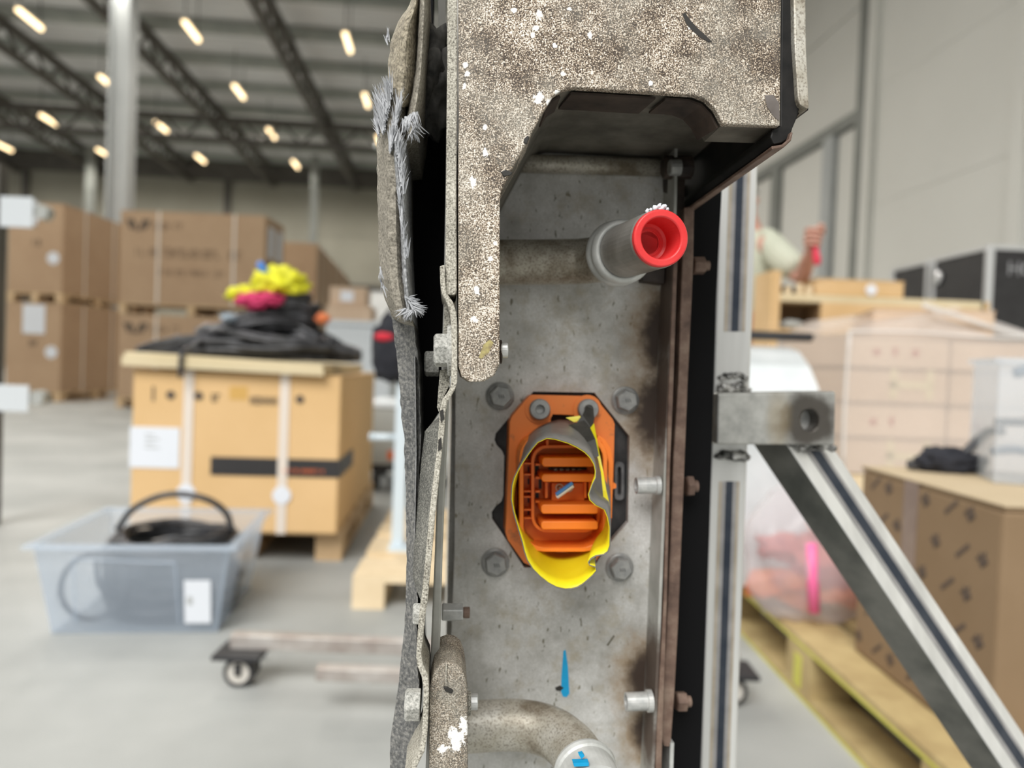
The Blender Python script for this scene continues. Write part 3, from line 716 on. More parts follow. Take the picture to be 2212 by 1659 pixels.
# print on the left face (x = 0): rows of marks running diagonally
def T2(x, y, z): return T(y, .49 - x, z)
pm = M(); rn2 = random.Random(3)
def dmark(mm, x, z, kind, s=.03):
    ang = math.radians(38)
    def D(a, b, w, h):
        ca, sa = math.cos(ang), math.sin(ang)
        pts = [(a, b), (a + w, b), (a + w, b + h), (a, b + h)]
        q = [(x + u * ca - v * sa, z + u * sa + v * ca) for u, v in pts]
        mm.hexa([T2(u, -.001, v) for u, v in q] + [T2(u, 0, v) for u, v in q])
    if kind:
        for i in range(6): D(i * s * .42, 0, s * .30, s * .45)
    else:
        for a, b, w, h in ((0, 0, .3, 1.1), (.45, .1, .25, 1.2), (.85, 0, .3, 1), (.2, .0, .8, .25), (-.2, .9, .5, .22), (1.0, .8, .4, .22)): D(a * s, b * s, w * s, h * s)
for i in range(7):
    for j in range(6):
        x = .02 + i * .07 + (j % 2) * .03; z = .17 + j * .072
        if x < .46 and z < .54 and not (.17 < x < .235 and z > .38): dmark(pm, x, z, (i + j) % 2, .019)
pm.build('print', m_inkbr, pc_, st=1)
M().box(T2, .185, .235, -.002, 0, .36, .576).build('tape_strip', m_brtape, pc_)
M().box(T, .255, .305, -.002, 0, .36, .576).box(T, .255, .305, -.002, .49, .5785, .5795).build('tape_strip', m_brtape, pc_)
# black cloth and clear bin on the carton
t = thing('black_hose_bundle', T(.16, .42, .579), 'limp black bundle lying on the printed carton, cable rising to the bin', 'bundle')
M().blob(T(.165, .425, .600), (.075, .040, .035), .3, 2.5, 4, 31, flat=-.020).build('bundle_body', m_blackcloth, t, smooth=True)
M().tube(smooth_path([T(.18, .42, .61), T(.215, .42, .645), T(.25, .43, .672), T(.29, .44, .675)], 5), .010, 8).build('cable_end', m_black, t, smooth=True)
M().rod(T(.075, .43, .592), T(.11, .43, .592), .011, 10).build('plug', m_black, t)
T = frame(.985, 1.50, -20)
t = thing('clear_bin', T(.2, .13, .579), 'clear plastic bin holding dark cables, standing on the printed carton', 'bin')
bw, bd, bh = .36, .22, .255; z0 = .5795
for a in ((0, bw, 0, .004), (0, bw, bd - .004, bd), (0, .004, .004, bd - .004), (bw - .004, bw, .004, bd - .004)): M().box(T, *a, z0 + .004, z0 + bh).build('bin_side', m_bin, t)
M().box(T, 0, bw, 0, bd, z0, z0 + .004).build('bin_bottom', m_bin, t)
m = M()
for a in ((-.01, bw + .01, -.01, 0), (-.01, bw + .01, bd, bd + .01), (-.01, 0, 0, bd), (bw, bw + .01, 0, bd)): m.box(T, *a, z0 + bh - .01, z0 + bh)
m.build('bin_rim', m_bin, t)
def bincable(nm, pts, r, lab, mt=m_black):
    o = M().tube(smooth_path([T(*p) for p in pts], 6), r, 8).build(nm, mt, None, smooth=True); tag(o, lab, 'cable')
mbl = mk('slate_cable', (.09, .13, .18), None, rough=.5)
bincable('cable', [(.05, .10, z0 + .225), (.11, .10, z0 + .245), (.2, .1, z0 + .27), (.34, .1, z0 + .275)], .011, 'slate blue cable leaning over the rim of the clear bin', mbl)
bincable('cable', [(.02, .10, z0 + .12), (.10, .1, z0 + .125), (.18, .12, z0 + .135), (.22, .12, z0 + .09), (.30, .12, z0 + .06)], .009, 'dark cable looping at half height inside the clear bin')
bincable('cable', [(.30, .08, z0 + .19), (.20, .10, z0 + .15), (.16, .1, z0 + .12), (.20, .1, z0 + .08), (.33, .1, z0 + .05)], .010, 'thick black cable bent against the right side of the clear bin')
bincable('cable', [(.02, .12, z0 + .055), (.08, .12, z0 + .06), (.18, .12, z0 + .03), (.33, .1, z0 + .03)], .009, 'slate blue cable lying low in the clear bin', mbl)
# white curved sheet and clear bag on the yellow pallet
t = thing('curved_sheet', V((.84, 2.25, .144)), 'bright white curved metal sheet standing behind the steel frame', 'sheet')
rings = []
for i in range(13):
    z = .16 + .76 * i / 12; bend = max(0, (i - 8) / 4) ** 2 * .12
    zz = z if i < 9 else .16 + .76 * (8 / 12) + (.205 * math.sin((i - 8) / 4 * PI / 2))
    yy = 2.16 + (.20 * (1 - math.cos(max(0, i - 8) / 4 * PI / 2)))
    xl = .62; xr = fx(1838, 2.2) - .135 * ((zz - .16) / .72)
    rings.append([V((xl, yy, zz)), V((xr, yy - .01, zz)), V((xr, yy + .012, zz - .006)), V((xl, yy + .02, zz - .006))])
M().loft(rings).build('sheet_metal', m_foil, t, smooth=False)
M().box(frame(0, 0), .62, fx(1755, 2.36), 2.36, 2.40, .893, .922).build('dark_edging', m_flight, t, bevel=.01)
M().box(frame(0, 0), .66, .90, 2.20, 2.30, .145, .175).build('foot', m_flight, t)
t = thing('clear_bag', V((.80, 1.98, .146)), 'clear plastic bag with orange and pink pieces, sitting on the yellow pallet', 'bag')
pb = V((.835, 1.98, .30))
M().blob(pb + V((-.02, 0, .0)), (.175, .13, .205), .16, 2.4, 4, 41, flat=-.152).build('bag_film', m_bag, t, smooth=True)
for i, (dx, dz, r_) in enumerate(((-.08, -.08, .06), (.0, -.01, .075), (.06, -.09, .055), (-.10, .02, .045), (.02, .085, .045))):
    o = M().blob(pb + V((dx, .0, dz)), (r_ * 1.25, r_ * .7, r_ * .8), 1.1, 1.8, 2, 50 + i).build('orange_part', (m_orangeitem, m_reditem)[i % 2], None)
    tag(o, ('lowest left', 'largest central', 'lower right', 'upper left', 'upper right')[i] + ' orange plastic piece inside the clear bag', 'part')
o = M().tube([pb + V((-.062, -.112, .06)), pb + V((-.048, -.118, -.115))], .014, 10).build('pink_rod', m_rose, None, smooth=True); tag(o, 'hot pink rod standing inside the clear plastic bag', 'rod')
# stretch wrapped cartons
T = frame(fx(1826, 2.75), 2.75, 3.5)
pallet(T, .8, .6, 'pallet raised on a carton block, under the stretch wrapped cartons', z0=.30, h=.125, mat=m_woodlt)
carton(T, .8, .6, .146, .298, 'pale flat carton block below the raised pallet', m_cardlt)
pallet(T, .8, .6, 'floor pallet at the very bottom of the stretch wrapped pile', mat=m_wood)
zs = [.425, .562, .692, .822, .945]
names = ('bottom', 'second', 'third', 'top')
for k in range(4):
    for i in range(2):
        Tq = frame(T(i * .403, 0, 0).x, T(i * .403, 0, 0).y, 3.5)
        c_ = carton(Tq, .397, .59, zs[k], zs[k + 1] - .003, f'pale carton, {("left", "right")[i]} one in the {names[k]} layer of the wrapped stack', m_cardlt)
        rp = M()
        if (k, i) in ((3, 0), (1, 0), (1, 1)):
            for j in range(3 if k == 3 else 2):
                w_ = .016 + .008 * ((j + k) % 2); rp.box(Tq, .10 + j * .075, .10 + j * .075 + w_, -.0015, 0, zs[k] + .05, zs[k] + .05 + (.022, .03, .026)[j])
            stuff(rp.build('print', m_inkred, c_, st=1))
        if i == 0 and k in (0, 2): M().box(Tq, .17, .33, -.002, 0, zs[k] + .06, zs[k] + .085).box(Tq, .17, .195, -.002, 0, zs[k] + .02, zs[k] + .13).box(Tq, .31, .335, -.002, 0, zs[k] + .02, zs[k] + .13).build('tape_strip', m_lid, c_)
Tq = frame(T(.16, .12, 0).x, T(.16, .12, 0).y, -14)
carton(Tq, .42, .40, .945, 1.055, 'loose pale carton lying askew on top of the wrapped stack', m_cardlt)
t = thing('stretch_film', T(.4, .37, .43), 'clear stretch film wrapped round the pale carton stack', 'film')
rings = []
for z, e in ((.43, .006), (.56, .009), (.70, .005), (.83, .010), (.952, .008)):
    rr = []
    for x, y in ((-e, -e), (.27, -e * 1.6), (.55, -e * 1.2), (.8 + e, -e), (.8 + e, .37), (.8 + e, .6 + e), (.4, .6 + e), (-e, .6 + e), (-e, .37)): rr.append(T(x, y, z))
    rings.append(rr)
rings.append([T(x, y, z) for x, y, z in ((.10, .09, 1.0), (.25, .0, 1.02), (.46, .08, 1.07), (.72, .05, .99), (.74, .37, 1.05), (.7, .55, 1.05), (.4, .55, 1.08), (.1, .55, 1.03), (.06, .37, 1.02))])
M().loft(rings, True, True).build('film_wrap', m_film, t)
M().tube(smooth_path([T(.28, .0, 1.065), T(.45, -.005, 1.02), T(.62, -.01, .975), T(.81, -.01, .955)], 5), .010, 6).tube(smooth_path([T(-.005, -.01, .955), T(.25, -.012, .962), T(.5, -.012, .955), T(.8, -.01, .96)], 5), .006, 6).tube(smooth_path([T(0, -.012, .95), T(-.006, -.014, .7), T(.0, -.012, .45)], 4), .006, 6).build('film_fold', clear('film_fold', (.92, .90, .88), .6), t, smooth=True)
# workbench of plywood with boxes
T = frame(fx(1656, 3.45), 3.45, 2)
t = thing('plywood_bench', T(.6, .3, 0), 'plywood work bench with an open cubby, behind the wrapped cartons', 'bench')
M().box(T, 0, .045, 0, .22, 0, 1.27).build('side_board', m_ply, t)
M().box(T, .045, 1.02, 0, .22, 1.13, 1.165).build('bench_top', m_lid, t)
M().box(T, .24, 1.02, 0, .02, .70, 1.13).build('front_board', m_ply, t)
M().box(T,   .045, .24, 0, .2, .985, 1.0).build('cubby_shelf', m_ply, t)
M().box(T, .045, .24, .2, .22, .6, 1.13).build('cubby_back', m_print, t)
M().box(T, .24, .26, .02, .2, .6, 1.13).build('divider', m_print, t)
M().box(T, 1.0, 1.04, 0, .22, 0, 1.165).build('side_board', m_ply, t)
o = M().blob(T(.14, .1, 1.025), (.06, .05, .028), .3, 3, 3, 60, flat=-.024).build('grey_parcel', m_greybox, None, smooth=True); tag(o, 'small grey parcel inside the bench cubby', 'parcel')
c_ = carton(frame(T(.22, .02, 0).x, T(.22, .02, 0).y, 2), .42, .18, 1.166, 1.245, 'long low tan carton lying on the plywood bench', m_ply)
M().rev(T(.48, .0185, 1.20), T(0, -1, 0) - T(0, 0, 0), [(.026, 0), (.026, .006)], 16).build('round_sticker', m_paper, c_)
for i, (x, z) in enumerate(((.09, 1.166), (.145, 1.166), (.19, 1.166))):
    o = M().rod(T(x, .03, z), T(x, .03, z + (.035, .05, .04)[i]), .016, 12).build('wood_peg', m_woodlt, None); tag(o, ('left', 'middle', 'right')[i] + ' pale wooden peg standing on the bench end', 'peg')
# flight cases
def flight(T, w, d, h, label, txt=None):
    t = thing('flight_case', T(w / 2, d / 2, 0), label, 'case')
    M().box(T, .01, w - .01, .01, d - .01, .10, h - .01).build('case_body', m_flight, t)
    for x in (0, w):
        for y in (0, d):
            sx = 1 if x == 0 else -1; sy = 1 if y == 0 else -1
            M().box(T, min(x, x + sx * .045), max(x, x + sx * .045), min(y, y + sy * .045), max(y, y + sy * .045), .10, h).build('corner_edge', m_alu, t, bevel=.008)
    for a in ((0.045, w - .045, 0, .03), (.045, w - .045, d - .03, d), (0, .03, .045, d - .045), (w - .03, w, .045, d - .045)):
        M().box(T, *a, h - .03, h).build('top_edge', m_alu, t)
        M().box(T, *a, .10, .13).build('bottom_edge', m_alu, t)
    M().rev(T(-.002, .06 + d - .16, h - .16), T(-1, 0, 0) - T(0, 0, 0), [(.05, 0), (.05, .01), (.02, .02)], 18).build('latch', m_alu, t)
    for x in (.08, w - .08):
        for y in (.08, d - .08): M().rod(T(x - .02, y, .05), T(x + .02, y, .05), .05, 14).build('wheel', m_caster, t)
    if txt: text(txt, T(.14, .008, h - .20), T(1, 0, 0) - T(0, 0, 0), V((0, 0, 1)), .135, m_letter, t)
    return t
T = frame(fx(2120, 5.1), 5.1, 2); flight(T, 1.1, .66, 1.735, 'large black flight case with white letters on its front, right frame edge', 'HOL')
T = frame(fx(2120, 5.1) - .005, 5.83, 2); flight(T, 1.1, .55, 1.735, 'black flight case standing behind the large lettered one')
# ------------------------------------------------------------ person behind the bench
t = thing('person', V((1.22, 3.93, 0)), 'person in sage green shirt raising a fist round a red tool behind the bench', 'person')
def skin(name, nodes, edges, mat, sub=2, root=0):
    me = bpy.data.meshes.new(name); org = ORG[t]
    me.from_pydata([tuple(V(n[:3]) - org) for n in nodes], edges, []); me.materials.append(mat)
    o = bpy.data.objects.new(name, me); COL.objects.link(o); o.parent = t; ORG[o] = org
    o.modifiers.new('skin', 'SKIN'); sv = me.skin_vertices[0].data
    for i, n in enumerate(nodes):
        r_ = n[3]; sv[i].radius = (r_, n[4] if len(n) > 4 else r_); sv[i].use_root = (i == root)
    q = o.modifiers.new('sub', 'SUBSURF'); q.levels = q.render_levels = sub
    for p in me.polygons: p.use_smooth = True
    return o
bx_, by_ = 1.225, 3.93
HX, HY, HZ = fx(1738, 3.45), 3.45, 1.42      # raised right hand
EX, EY, EZ = fx(1722, 3.62), 3.62, 1.25
body = [(bx_, by_, .97, .12), (bx_, by_, 1.15, .12), (bx_ + .02, by_, 1.36, .13), (bx_ + .03, by_, 1.49, .075), (bx_ - .01, by_, 1.57, .052), (bx_ - .045, by_, 1.66, .062), (bx_ - .05, by_, 1.74, .072), (bx_ - .055, by_, 1.79, .05),
        (bx_ + .03, by_ - .17, 1.46, .06), (EX, EY, EZ, .042), ((EX + HX) / 2, (EY + HY) / 2, (EZ + HZ) / 2 - .01, .036), (HX, HY, HZ - .05, .027), (HX, HY, HZ - .01, .03),
        (bx_ + .03, by_ + .17, 1.46, .06), (bx_ + .10, by_ + .24, 1.22, .043), (bx_ + .26, by_ + .18, 1.20, .033), (bx_ + .33, by_ + .14, 1.19, .03),
        (bx_, by_ - .09, .9, .085), (bx_ + .02, by_ - .10, .50, .06), (bx_ - .01, by_ - .10, .09, .04), (bx_ + .14, by_ - .10, .035, .035),
        (bx_, by_ + .09, .9, .085), (bx_ + .02, by_ + .10, .50, .06), (bx_ - .01, by_ + .10, .09, .04), (bx_ + .14, by_ + .10, .035, .035)]
ed = [(0, 1), (1, 2), (2, 3), (3, 4), (4, 5), (5, 6), (6, 7), (2, 8), (8, 9), (9, 10), (10, 11), (11, 12), (2, 13), (13, 14), (14, 15), (15, 16), (0, 17), (17, 18), (18, 19), (19, 20), (0, 21), (21, 22), (22, 23), (23, 24)]
skin('body', body, ed, m_skin)
shirt = [(bx_, by_, .93, .145, .13), (bx_, by_, 1.15, .145, .14), (bx_ + .03, by_, 1.37, .175, .15), (bx_ + .03, by_, 1.47, .11), (bx_ + .05, by_ - .17, 1.455, .10), ((bx_ + EX) / 2 + .02, (by_ - .17 + EY) / 2, 1.35, .078), (EX - .02, EY, EZ + .035, .072),
         (bx_ + .03, by_ + .17, 1.455, .085), (bx_ + .08, by_ + .22, 1.30, .07)]
skin('shirt', shirt, [(0, 1), (1, 2), (2, 3), (2, 4), (4, 5), (5, 6), (2, 7), (7, 8)], m_shirt)
skin('trousers', [(bx_, by_, .97, .135), (bx_, by_ - .09, .88, .10), (bx_ + .02, by_ - .10, .50, .075), (bx_ - .01, by_ - .10, .10, .06), (bx_, by_ + .09, .88, .10), (bx_ + .02, by_ + .10, .50, .075), (bx_ - .01, by_ + .10, .10, .06)], [(0, 1), (1, 2), (2, 3), (0, 4), (4, 5), (5, 6)], m_jeans)
for s_ in (-1, 1): skin('shoe', [(bx_ - .04, by_ + s_ * .10, .045, .042), (bx_ + .06, by_ + s_ * .10, .045, .045), (bx_ + .17, by_ + s_ * .10, .035, .032)], [(0, 1), (1, 2)], m_caster)
M().blob(V((bx_ - .062, by_, 1.76)), (.08, .078, .075), .06, 3, 3, 1).build('hair', m_hair, t, smooth=True)
M().blob(V((bx_ + .022, by_, 1.70)), (.018, .012, .018), .05, 2, 2, 1).build('nose', m_skin, t, smooth=True)
for s_ in (-1, 1):
    M().blob(V((bx_ - .055, by_ + s_ * .072, 1.71)), (.022, .010, .03), .05, 2, 2, 1).build('ear', m_skin, t, smooth=True)
    M().blob(V((bx_ + .018, by_ + s_ * .03, 1.735)), (.008, .012, .008), .02, 2, 2, 1).build('eye', m_hair, t, smooth=True)
M().box(frame(0, 0), bx_ + .006, bx_ + .018, by_ - .025, by_ + .025, 1.655, 1.663).build('mouth', m_redcloth, t)
# right hand: fingers curled round the grip
for i, (ln_, r_) in enumerate(((.95, .0095), (1.05, .010), (1.0, .0095), (.82, .0085))):
    y = HY - .045; zz = HZ + .032 - i * .022; k = ln_
    M().tube(smooth_path([V((HX - .032, HY - .01, zz)), V((HX - .034, y + .008, zz + .004)), V((HX - .012, y - .012 * k, zz + .003)), V((HX + .018 * k, y - .004, zz)), V((HX + .026 * k, y + .022, zz - .002))], 4), r_, 8).build('finger', m_skin, t, smooth=True)
M().tube(smooth_path([V((HX + .005, HY + .01, HZ - .01)), V((HX + .036, HY - .012, HZ + .02)), V((HX + .028, HY - .045, HZ + .045)), V((HX + .008, HY - .055, HZ + .055))], 4), [.013] * 12 + [.010], 8).build('thumb', m_skin, t, smooth=True)
M().blob(V((HX, HY, HZ)), (.036, .028, .045), .08, 2, 3, 3).build('palm', m_skin, t, smooth=True)
for i, k in enumerate((.9, 1, .95, .8)):
    M().tube(smooth_path([V((bx_ + .35, by_ + .16 - i * .018, 1.19)), V((bx_ + .39 + .015 * k, by_ + .158 - i * .02, 1.182)), V((bx_ + .41 + .02 * k, by_ + .155 - i * .02, 1.172))], 4), .0085, 7).build('finger', m_skin, t, smooth=True)
M().tube([V((bx_ + .335, by_ + .12, 1.185)), V((bx_ + .37, by_ + .085, 1.18))], .010, 7).build('thumb', m_skin, t, smooth=True)
o = M().tube(smooth_path([V((HX + .0, HY - .036, HZ + .03)), V((HX + .004, HY - .038, HZ - .05)), V((HX + .016, HY - .040, HZ - .125))], 4), [.014] * 6 + [.017] * 2 + [.012], 10).build('red_tool', m_redtool, None, smooth=True)
tag(o, 'red handled tool held in the fist of the person in green', 'tool')
o = M().blob(V((fx(1702, 3.44), 3.52, 1.185)), (.045, .03, .026), .2, 2, 3, 7, flat=-.02).build('black_glove', m_blackcloth, None, smooth=True); tag(o, 'black glove lying on the bench below the raised forearm', 'glove')
# ------------------------------------------------------------ steel frame with dolly base
def ul(y): return 1555 - (y - 413) * .0335
def ur(y): return 1638 - (y - 360) * .0357
fr_ = thing('steel_frame', L(1560, 1700, .52) * V((1, 1, 0)) if False else V((L(1560, 1700, .52).x, L(1560, 1700, .52).y, 0)), 'bare steel tube frame on casters with welded cross bar and diagonal brace', 'frame')
dU = .51
def strip(f0, f1, y0, y1): return [(ul(y0) + (ur(y0) - ul(y0)) * f0, y0), (ul(y0) + (ur(y0) - ul(y0)) * f1, y0), (ul(y1) + (ur(y1) - ul(y1)) * f1, y1), (ul(y1) + (ur(y1) - ul(y1)) * f0, y1)]
YB_ = 2900
M().prism(strip(0, 1, -300, YB_), dU, dU + .027).build('upright', m_steel, fr_, bevel=.0022, seg=3)
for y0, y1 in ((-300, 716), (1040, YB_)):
    for f0, f1, mt in ((.24, .33, m_bandbrown), (.33, .43, m_bandgrey), (.43, .62, m_bandblue), (.62, .72, m_bandgrey), (.72, .80, m_bandbrown)):
        M().prism(strip(f0, f1, y0, y1), dU - .0003, dU + .001).build('tone_band', mt, fr_)  # strips of differing tone laid along the upright's face
xb = M().prism([(1551, 849), (1806, 845), (1804, 962), (1549, 960)], .485, .511, [circ(1749, 908, 20, 20, 24)]).build('cross_bar', m_steel2, fr_, bevel=.0016, seg=3)
M().prism(circ(1749, 908, 20, 20, 24), .498, .506).build('bolt_in_hole', m_boltlt, fr_)
def weld(x0, x1, y, d, n, seed, s=5.0):
    rw = random.Random(seed); mm = M()
    for i in range(n):
        px = x0 + (x1 - x0) * (i + .5) / n
        r_ = s * rw.uniform(.7, 1.4) * d / F
        mm.blob(L(px, y + rw.uniform(-5, 5), d), (r_ * 1.5, r_ * 1.2, r_), .35, 1.6, 2, seed + i)
    mm.build('weld_bead', m_weld, fr_, smooth=True)
weld(1553, 1618, 838, .508, 9, 1, 8); weld(1556, 1612, 812, .5095, 8, 2, 5); weld(1550, 1612, 985, .5085, 9, 3, 8); weld(1706, 1800, 964, .494, 12, 4, 7); weld(1700, 1760, 968, .498, 8, 5, 6)
# brace: a square tube turned on edge
def brp(t_): # corners at a fraction along the brace
    y0, y1 = 955, 2200
    A = (1795 + (y1 - y0) * .663 * t_, y0 + (y1 - y0) * t_); Bc = (1697 + (y1 - y0) * .667 * t_, y0 + (y1 - y0) * t_); Cc = (1625 + (y1 - y0) * .671 * t_, y0 + (y1 - y0) * t_)
    a, b, c_ = L(*A, .508), L(*Bc, .494), L(*Cc, .512)
    return [a, b, c_, a + c_ - b]
r0_, r1_ = brp(0), brp(1)
M().loft([r0_, r1_], True, True).build('diagonal_brace', m_steel, fr_, bevel=.002, seg=3)
nb_ = (r0_[0] - r0_[1]).cross(r1_[1] - r0_[1]).normalized(); nb_ = nb_ if nb_.dot(fw) < 0 else -nb_
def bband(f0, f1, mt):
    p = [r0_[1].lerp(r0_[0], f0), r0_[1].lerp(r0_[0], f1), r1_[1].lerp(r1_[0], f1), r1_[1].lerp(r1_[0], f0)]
    M().hexa([q + nb_ * .0003 for q in p] + [q - nb_ * .0005 for q in p]).build('tone_band', mt, fr_)
bband(.30, .40, m_bandgrey); bband(.40, .62, m_bandblue); bband(.62, .70, m_bandgrey)  # strips of differing tone along the brace's face
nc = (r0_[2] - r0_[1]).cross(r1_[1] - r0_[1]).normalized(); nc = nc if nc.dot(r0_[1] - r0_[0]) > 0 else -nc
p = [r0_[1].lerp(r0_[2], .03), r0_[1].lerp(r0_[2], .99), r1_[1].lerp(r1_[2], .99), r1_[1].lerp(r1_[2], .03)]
M().hexa([q + nc * .0003 for q in p] + [q - nc * .0005 for q in p]).build('tone_band', m_steeldk, fr_)  # darker sheet over the brace's other face
# dolly base: rear cross tube, rails running forward below the housing, casters
WT = frame(0, 0)
dB = 1.74
xl, xr = fx(512, dB), fx(1625, dB)
M().box(WT, xl, xr, dB, dB + .03, .082, .118).build('base_tube', m_ruststeel, fr_, bevel=.003)
M().box(WT, fx(706, 1.62), fx(1450, 1.62), 1.60, 1.63, .075, .105).build('base_tube', m_ruststeel, fr_, bevel=.003)
ux = L(ul(YB_) + 40, YB_, dU).x
for x in (fx(1200, dB), ux):
    M().box(WT, x - .015, x + .015, .45, dB, .082, .118).build('base_rail', m_ruststeel, fr_, bevel=.003)
M().box(WT, -.25, ux + .45, .50, .56, .082, .118).build('base_tube', m_ruststeel, fr_, bevel=.003)
M().box(WT, ux - .02, ux + .02, .49, .55, .118, .24).build('upright_foot', m_steel, fr_)
M().box(WT, -.12, ux, .50, .54, .22, .26).build('support_bar', m_steel, fr_)
for x, y in ((xl + .03, dB + .005), (xr - .02, dB + .005), (-.2, .52), (ux + .4, .52)):
    c_ = M().box(WT, x - .056, x + .056, y - .05, y + .05, .071, .083).box(WT, x - .046, x + .046, y - .036, y + .036, .066, .071).box(WT, x - .007, x + .007, y - .034, y - .026, .030, .058).box(WT, x - .007, x + .007, y + .026, y + .034, .026, .058).build('caster', m_caster, fr_, bevel=.002)
    M().rod(V((x, y - .024, .036)), V((x, y + .024, .036)), .036, 26).build('wheel', m_caster, c_)
    M().rod(V((x, y - .0255, .036)), V((x, y + .0255, .036)), .026, 26).build('wheel_hub', m_hub, c_)
    M().rod(V((x - .062, y, .066)), V((x + .062, y, .066)), .008, 10).build('axle', m_boltlt, c_)
# ------------------------------------------------------------ the battery housing
hs = thing('metal_housing', V((L(1200, 900, .46).x, L(1200, 900, .46).y, .26)), 'scratched grey metal housing end with speckled bracket, pipe stubs and orange connector', 'housing')
PD = .42
plate_l = [(984, -250), (984, 900), (982, 1200), (974, 1400), (960, 2000)]
plate_r = [(1362, 2000), (1387, 1590), (1397, 1365), (1404, 1181), (1408, 1079), (1414, 938), (1421, 765), (1426, 640), (1432, 440), (1450, -250)]
octa = [(1152, 846), (1284, 848), (1360, 942), (1357, 1128), (1313, 1178), (1282, 1226), (1132, 1226), (1093, 1165), (1063, 1121), (1062, 1106), (1070, 1094), (1083, 1083), (1087, 1071), (1089, 985), (1084, 973), (1073, 962), (1068, 950), (1071, 936), (1105, 896)]
M().prism(plate_l[::1] + plate_r, PD, PD + .005, [octa]).build('end_plate', m_plate, hs)
body_r = M().prism([(975, -250), (975, 900), (950, 2000), (1362, 2000), (1440, -250)], PD + .0115, PD + .16).build('enclosure', m_plate, hs)
# ledge of the plate under the bracket box
M().tube([L(1086, 352, PD - .004), L(1200, 355, PD - .004), L(1424, 362, PD - .004)], .0052, 16).build('ledge', m_pipe, hs, smooth=True)
# right side flange and its granular edge
fo = [(1440, -250), (1432, 440), (1426, 640), (1421, 765), (1414, 938), (1408, 1079), (1404, 1181), (1397, 1365), (1387, 1590), (1362, 2000)]
sfl = [[L(x, y, PD), L(x, y, PD) + OX * .0022, L(x, y, PD) + OX * .0020 - OD * .020, L(x, y, PD) + OX * .0004 - OD * .020] for x, y in fo]
M().loft(sfl).build('side_flange', m_flange, hs)
# left wall reaching towards the viewer
lw = [(939, 1200), (931, 1394), (915, 1760), (936, 1760), (950, 1421), (956, 1200), (962, 1040), (968, 918), (978, 640), (978, 300), (964, 300), (958, 640), (950, 918), (945, 1040)]
M().prism(lw, .325, .42).build('side_wall', m_flange, hs, bevel=.0008)
# --- upper bracket
inner = [(1080, 430), (1084, 408), (1168, 252), (1195, 207), (1215, 194), (1240, 189), (1500, 205), (1525, 215), (1545, 236), (1562, 268), (1685, 272)]
front = [(989, -260), (991, 300), (990, 790), (997, 813), (1015, 825), (1045, 824), (1068, 811), (1079, 787)] + inner + [(1690, -260)]
br = M().prism(front, .300, .3035).build('upper_bracket', m_bracket, hs, bevel=.0006)
tag(br, 'bracket with speckled brown and white worn coating')
# leg behind the front skin
M().prism([(989, 300), (990, 790), (997, 813), (1015, 825), (1045, 824), (1068, 811), (1079, 787), (1079.5, 430), (1090, 396), (1150, 286), (1100, 200), (1000, 200)], .3035, .332).build('leg_core', m_bracket, br)
# hollow box behind: side walls, ribs, underside sheet set up behind the lip
def offs(poly, dx, dy): return [(x + dx, y + dy) for x, y in poly]
hol = [(1080, 430), (1084, 408), (1168, 252), (1195, 207), (1215, 194), (1240, 189), (1500, 205), (1525, 215), (1545, 236), (1562, 268), (1685, 272)]
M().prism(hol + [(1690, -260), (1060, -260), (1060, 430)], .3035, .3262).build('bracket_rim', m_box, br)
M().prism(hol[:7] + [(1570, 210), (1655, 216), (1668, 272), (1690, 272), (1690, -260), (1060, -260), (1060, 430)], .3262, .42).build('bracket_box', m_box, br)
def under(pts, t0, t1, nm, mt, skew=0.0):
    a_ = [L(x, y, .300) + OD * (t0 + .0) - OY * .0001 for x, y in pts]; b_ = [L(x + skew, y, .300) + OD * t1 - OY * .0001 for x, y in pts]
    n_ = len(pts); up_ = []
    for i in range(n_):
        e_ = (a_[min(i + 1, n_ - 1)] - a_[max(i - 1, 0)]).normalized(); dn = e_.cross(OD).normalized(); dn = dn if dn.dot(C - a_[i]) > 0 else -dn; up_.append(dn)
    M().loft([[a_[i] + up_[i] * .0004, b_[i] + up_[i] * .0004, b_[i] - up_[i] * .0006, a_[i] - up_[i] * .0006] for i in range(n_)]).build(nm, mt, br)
under([(1238, 190), (1300, 193), (1360, 197), (1424, 200.5)], .0055, .0225, 'pocket_shade', m_rustshade, -14)  # thin dark sheets paint the shade inside the lip pockets
under([(1446, 202), (1480, 204), (1500, 206), (1525, 216), (1545, 237), (1560, 266)], .0055, .0215, 'pocket_shade', m_rustshade, -14)
under([(1180, 232), (1195, 208), (1214, 196)], .0055, .0225, 'pocket_shade', m_rustshade, 0)
# dark scuffs and chips proud of the coating
for pts in ([(1474, 30), (1480, 27), (1490, 42), (1506, 60), (1520, 72), (1538, 90), (1530, 90), (1512, 80), (1494, 64), (1482, 50)],):
    M().prism(pts, .2998, .3002).build('gouge', m_smear, br)
M().prism([(1652, 206), (1670, 205), (1683, 222), (1684, 262), (1670, 250), (1657, 230)], .2998, .3002).build('bare_patch', mk('bare_patch', (.10, .085, .075), (.16, .14, .13), 60, .5), br)
for pts in ([(1082, 371), (1092, 366), (1108, 372), (1104, 378), (1088, 381)], [(1132, 300), (1140, 292), (1144, 296), (1138, 312), (1131, 308)]):
    M().prism(pts, .2995, .3002).build('tar_spot', m_smear, br, bevel=.0003)
M().prism([(1044, 745), (1058, 733), (1066, 740), (1056, 762), (1040, 775), (1034, 772)], .2999, .3002).build('yellow_paint_scuff', mk('yellow_scuff', (.42, .36, .14), (.22, .17, .09), 420, .6), br)
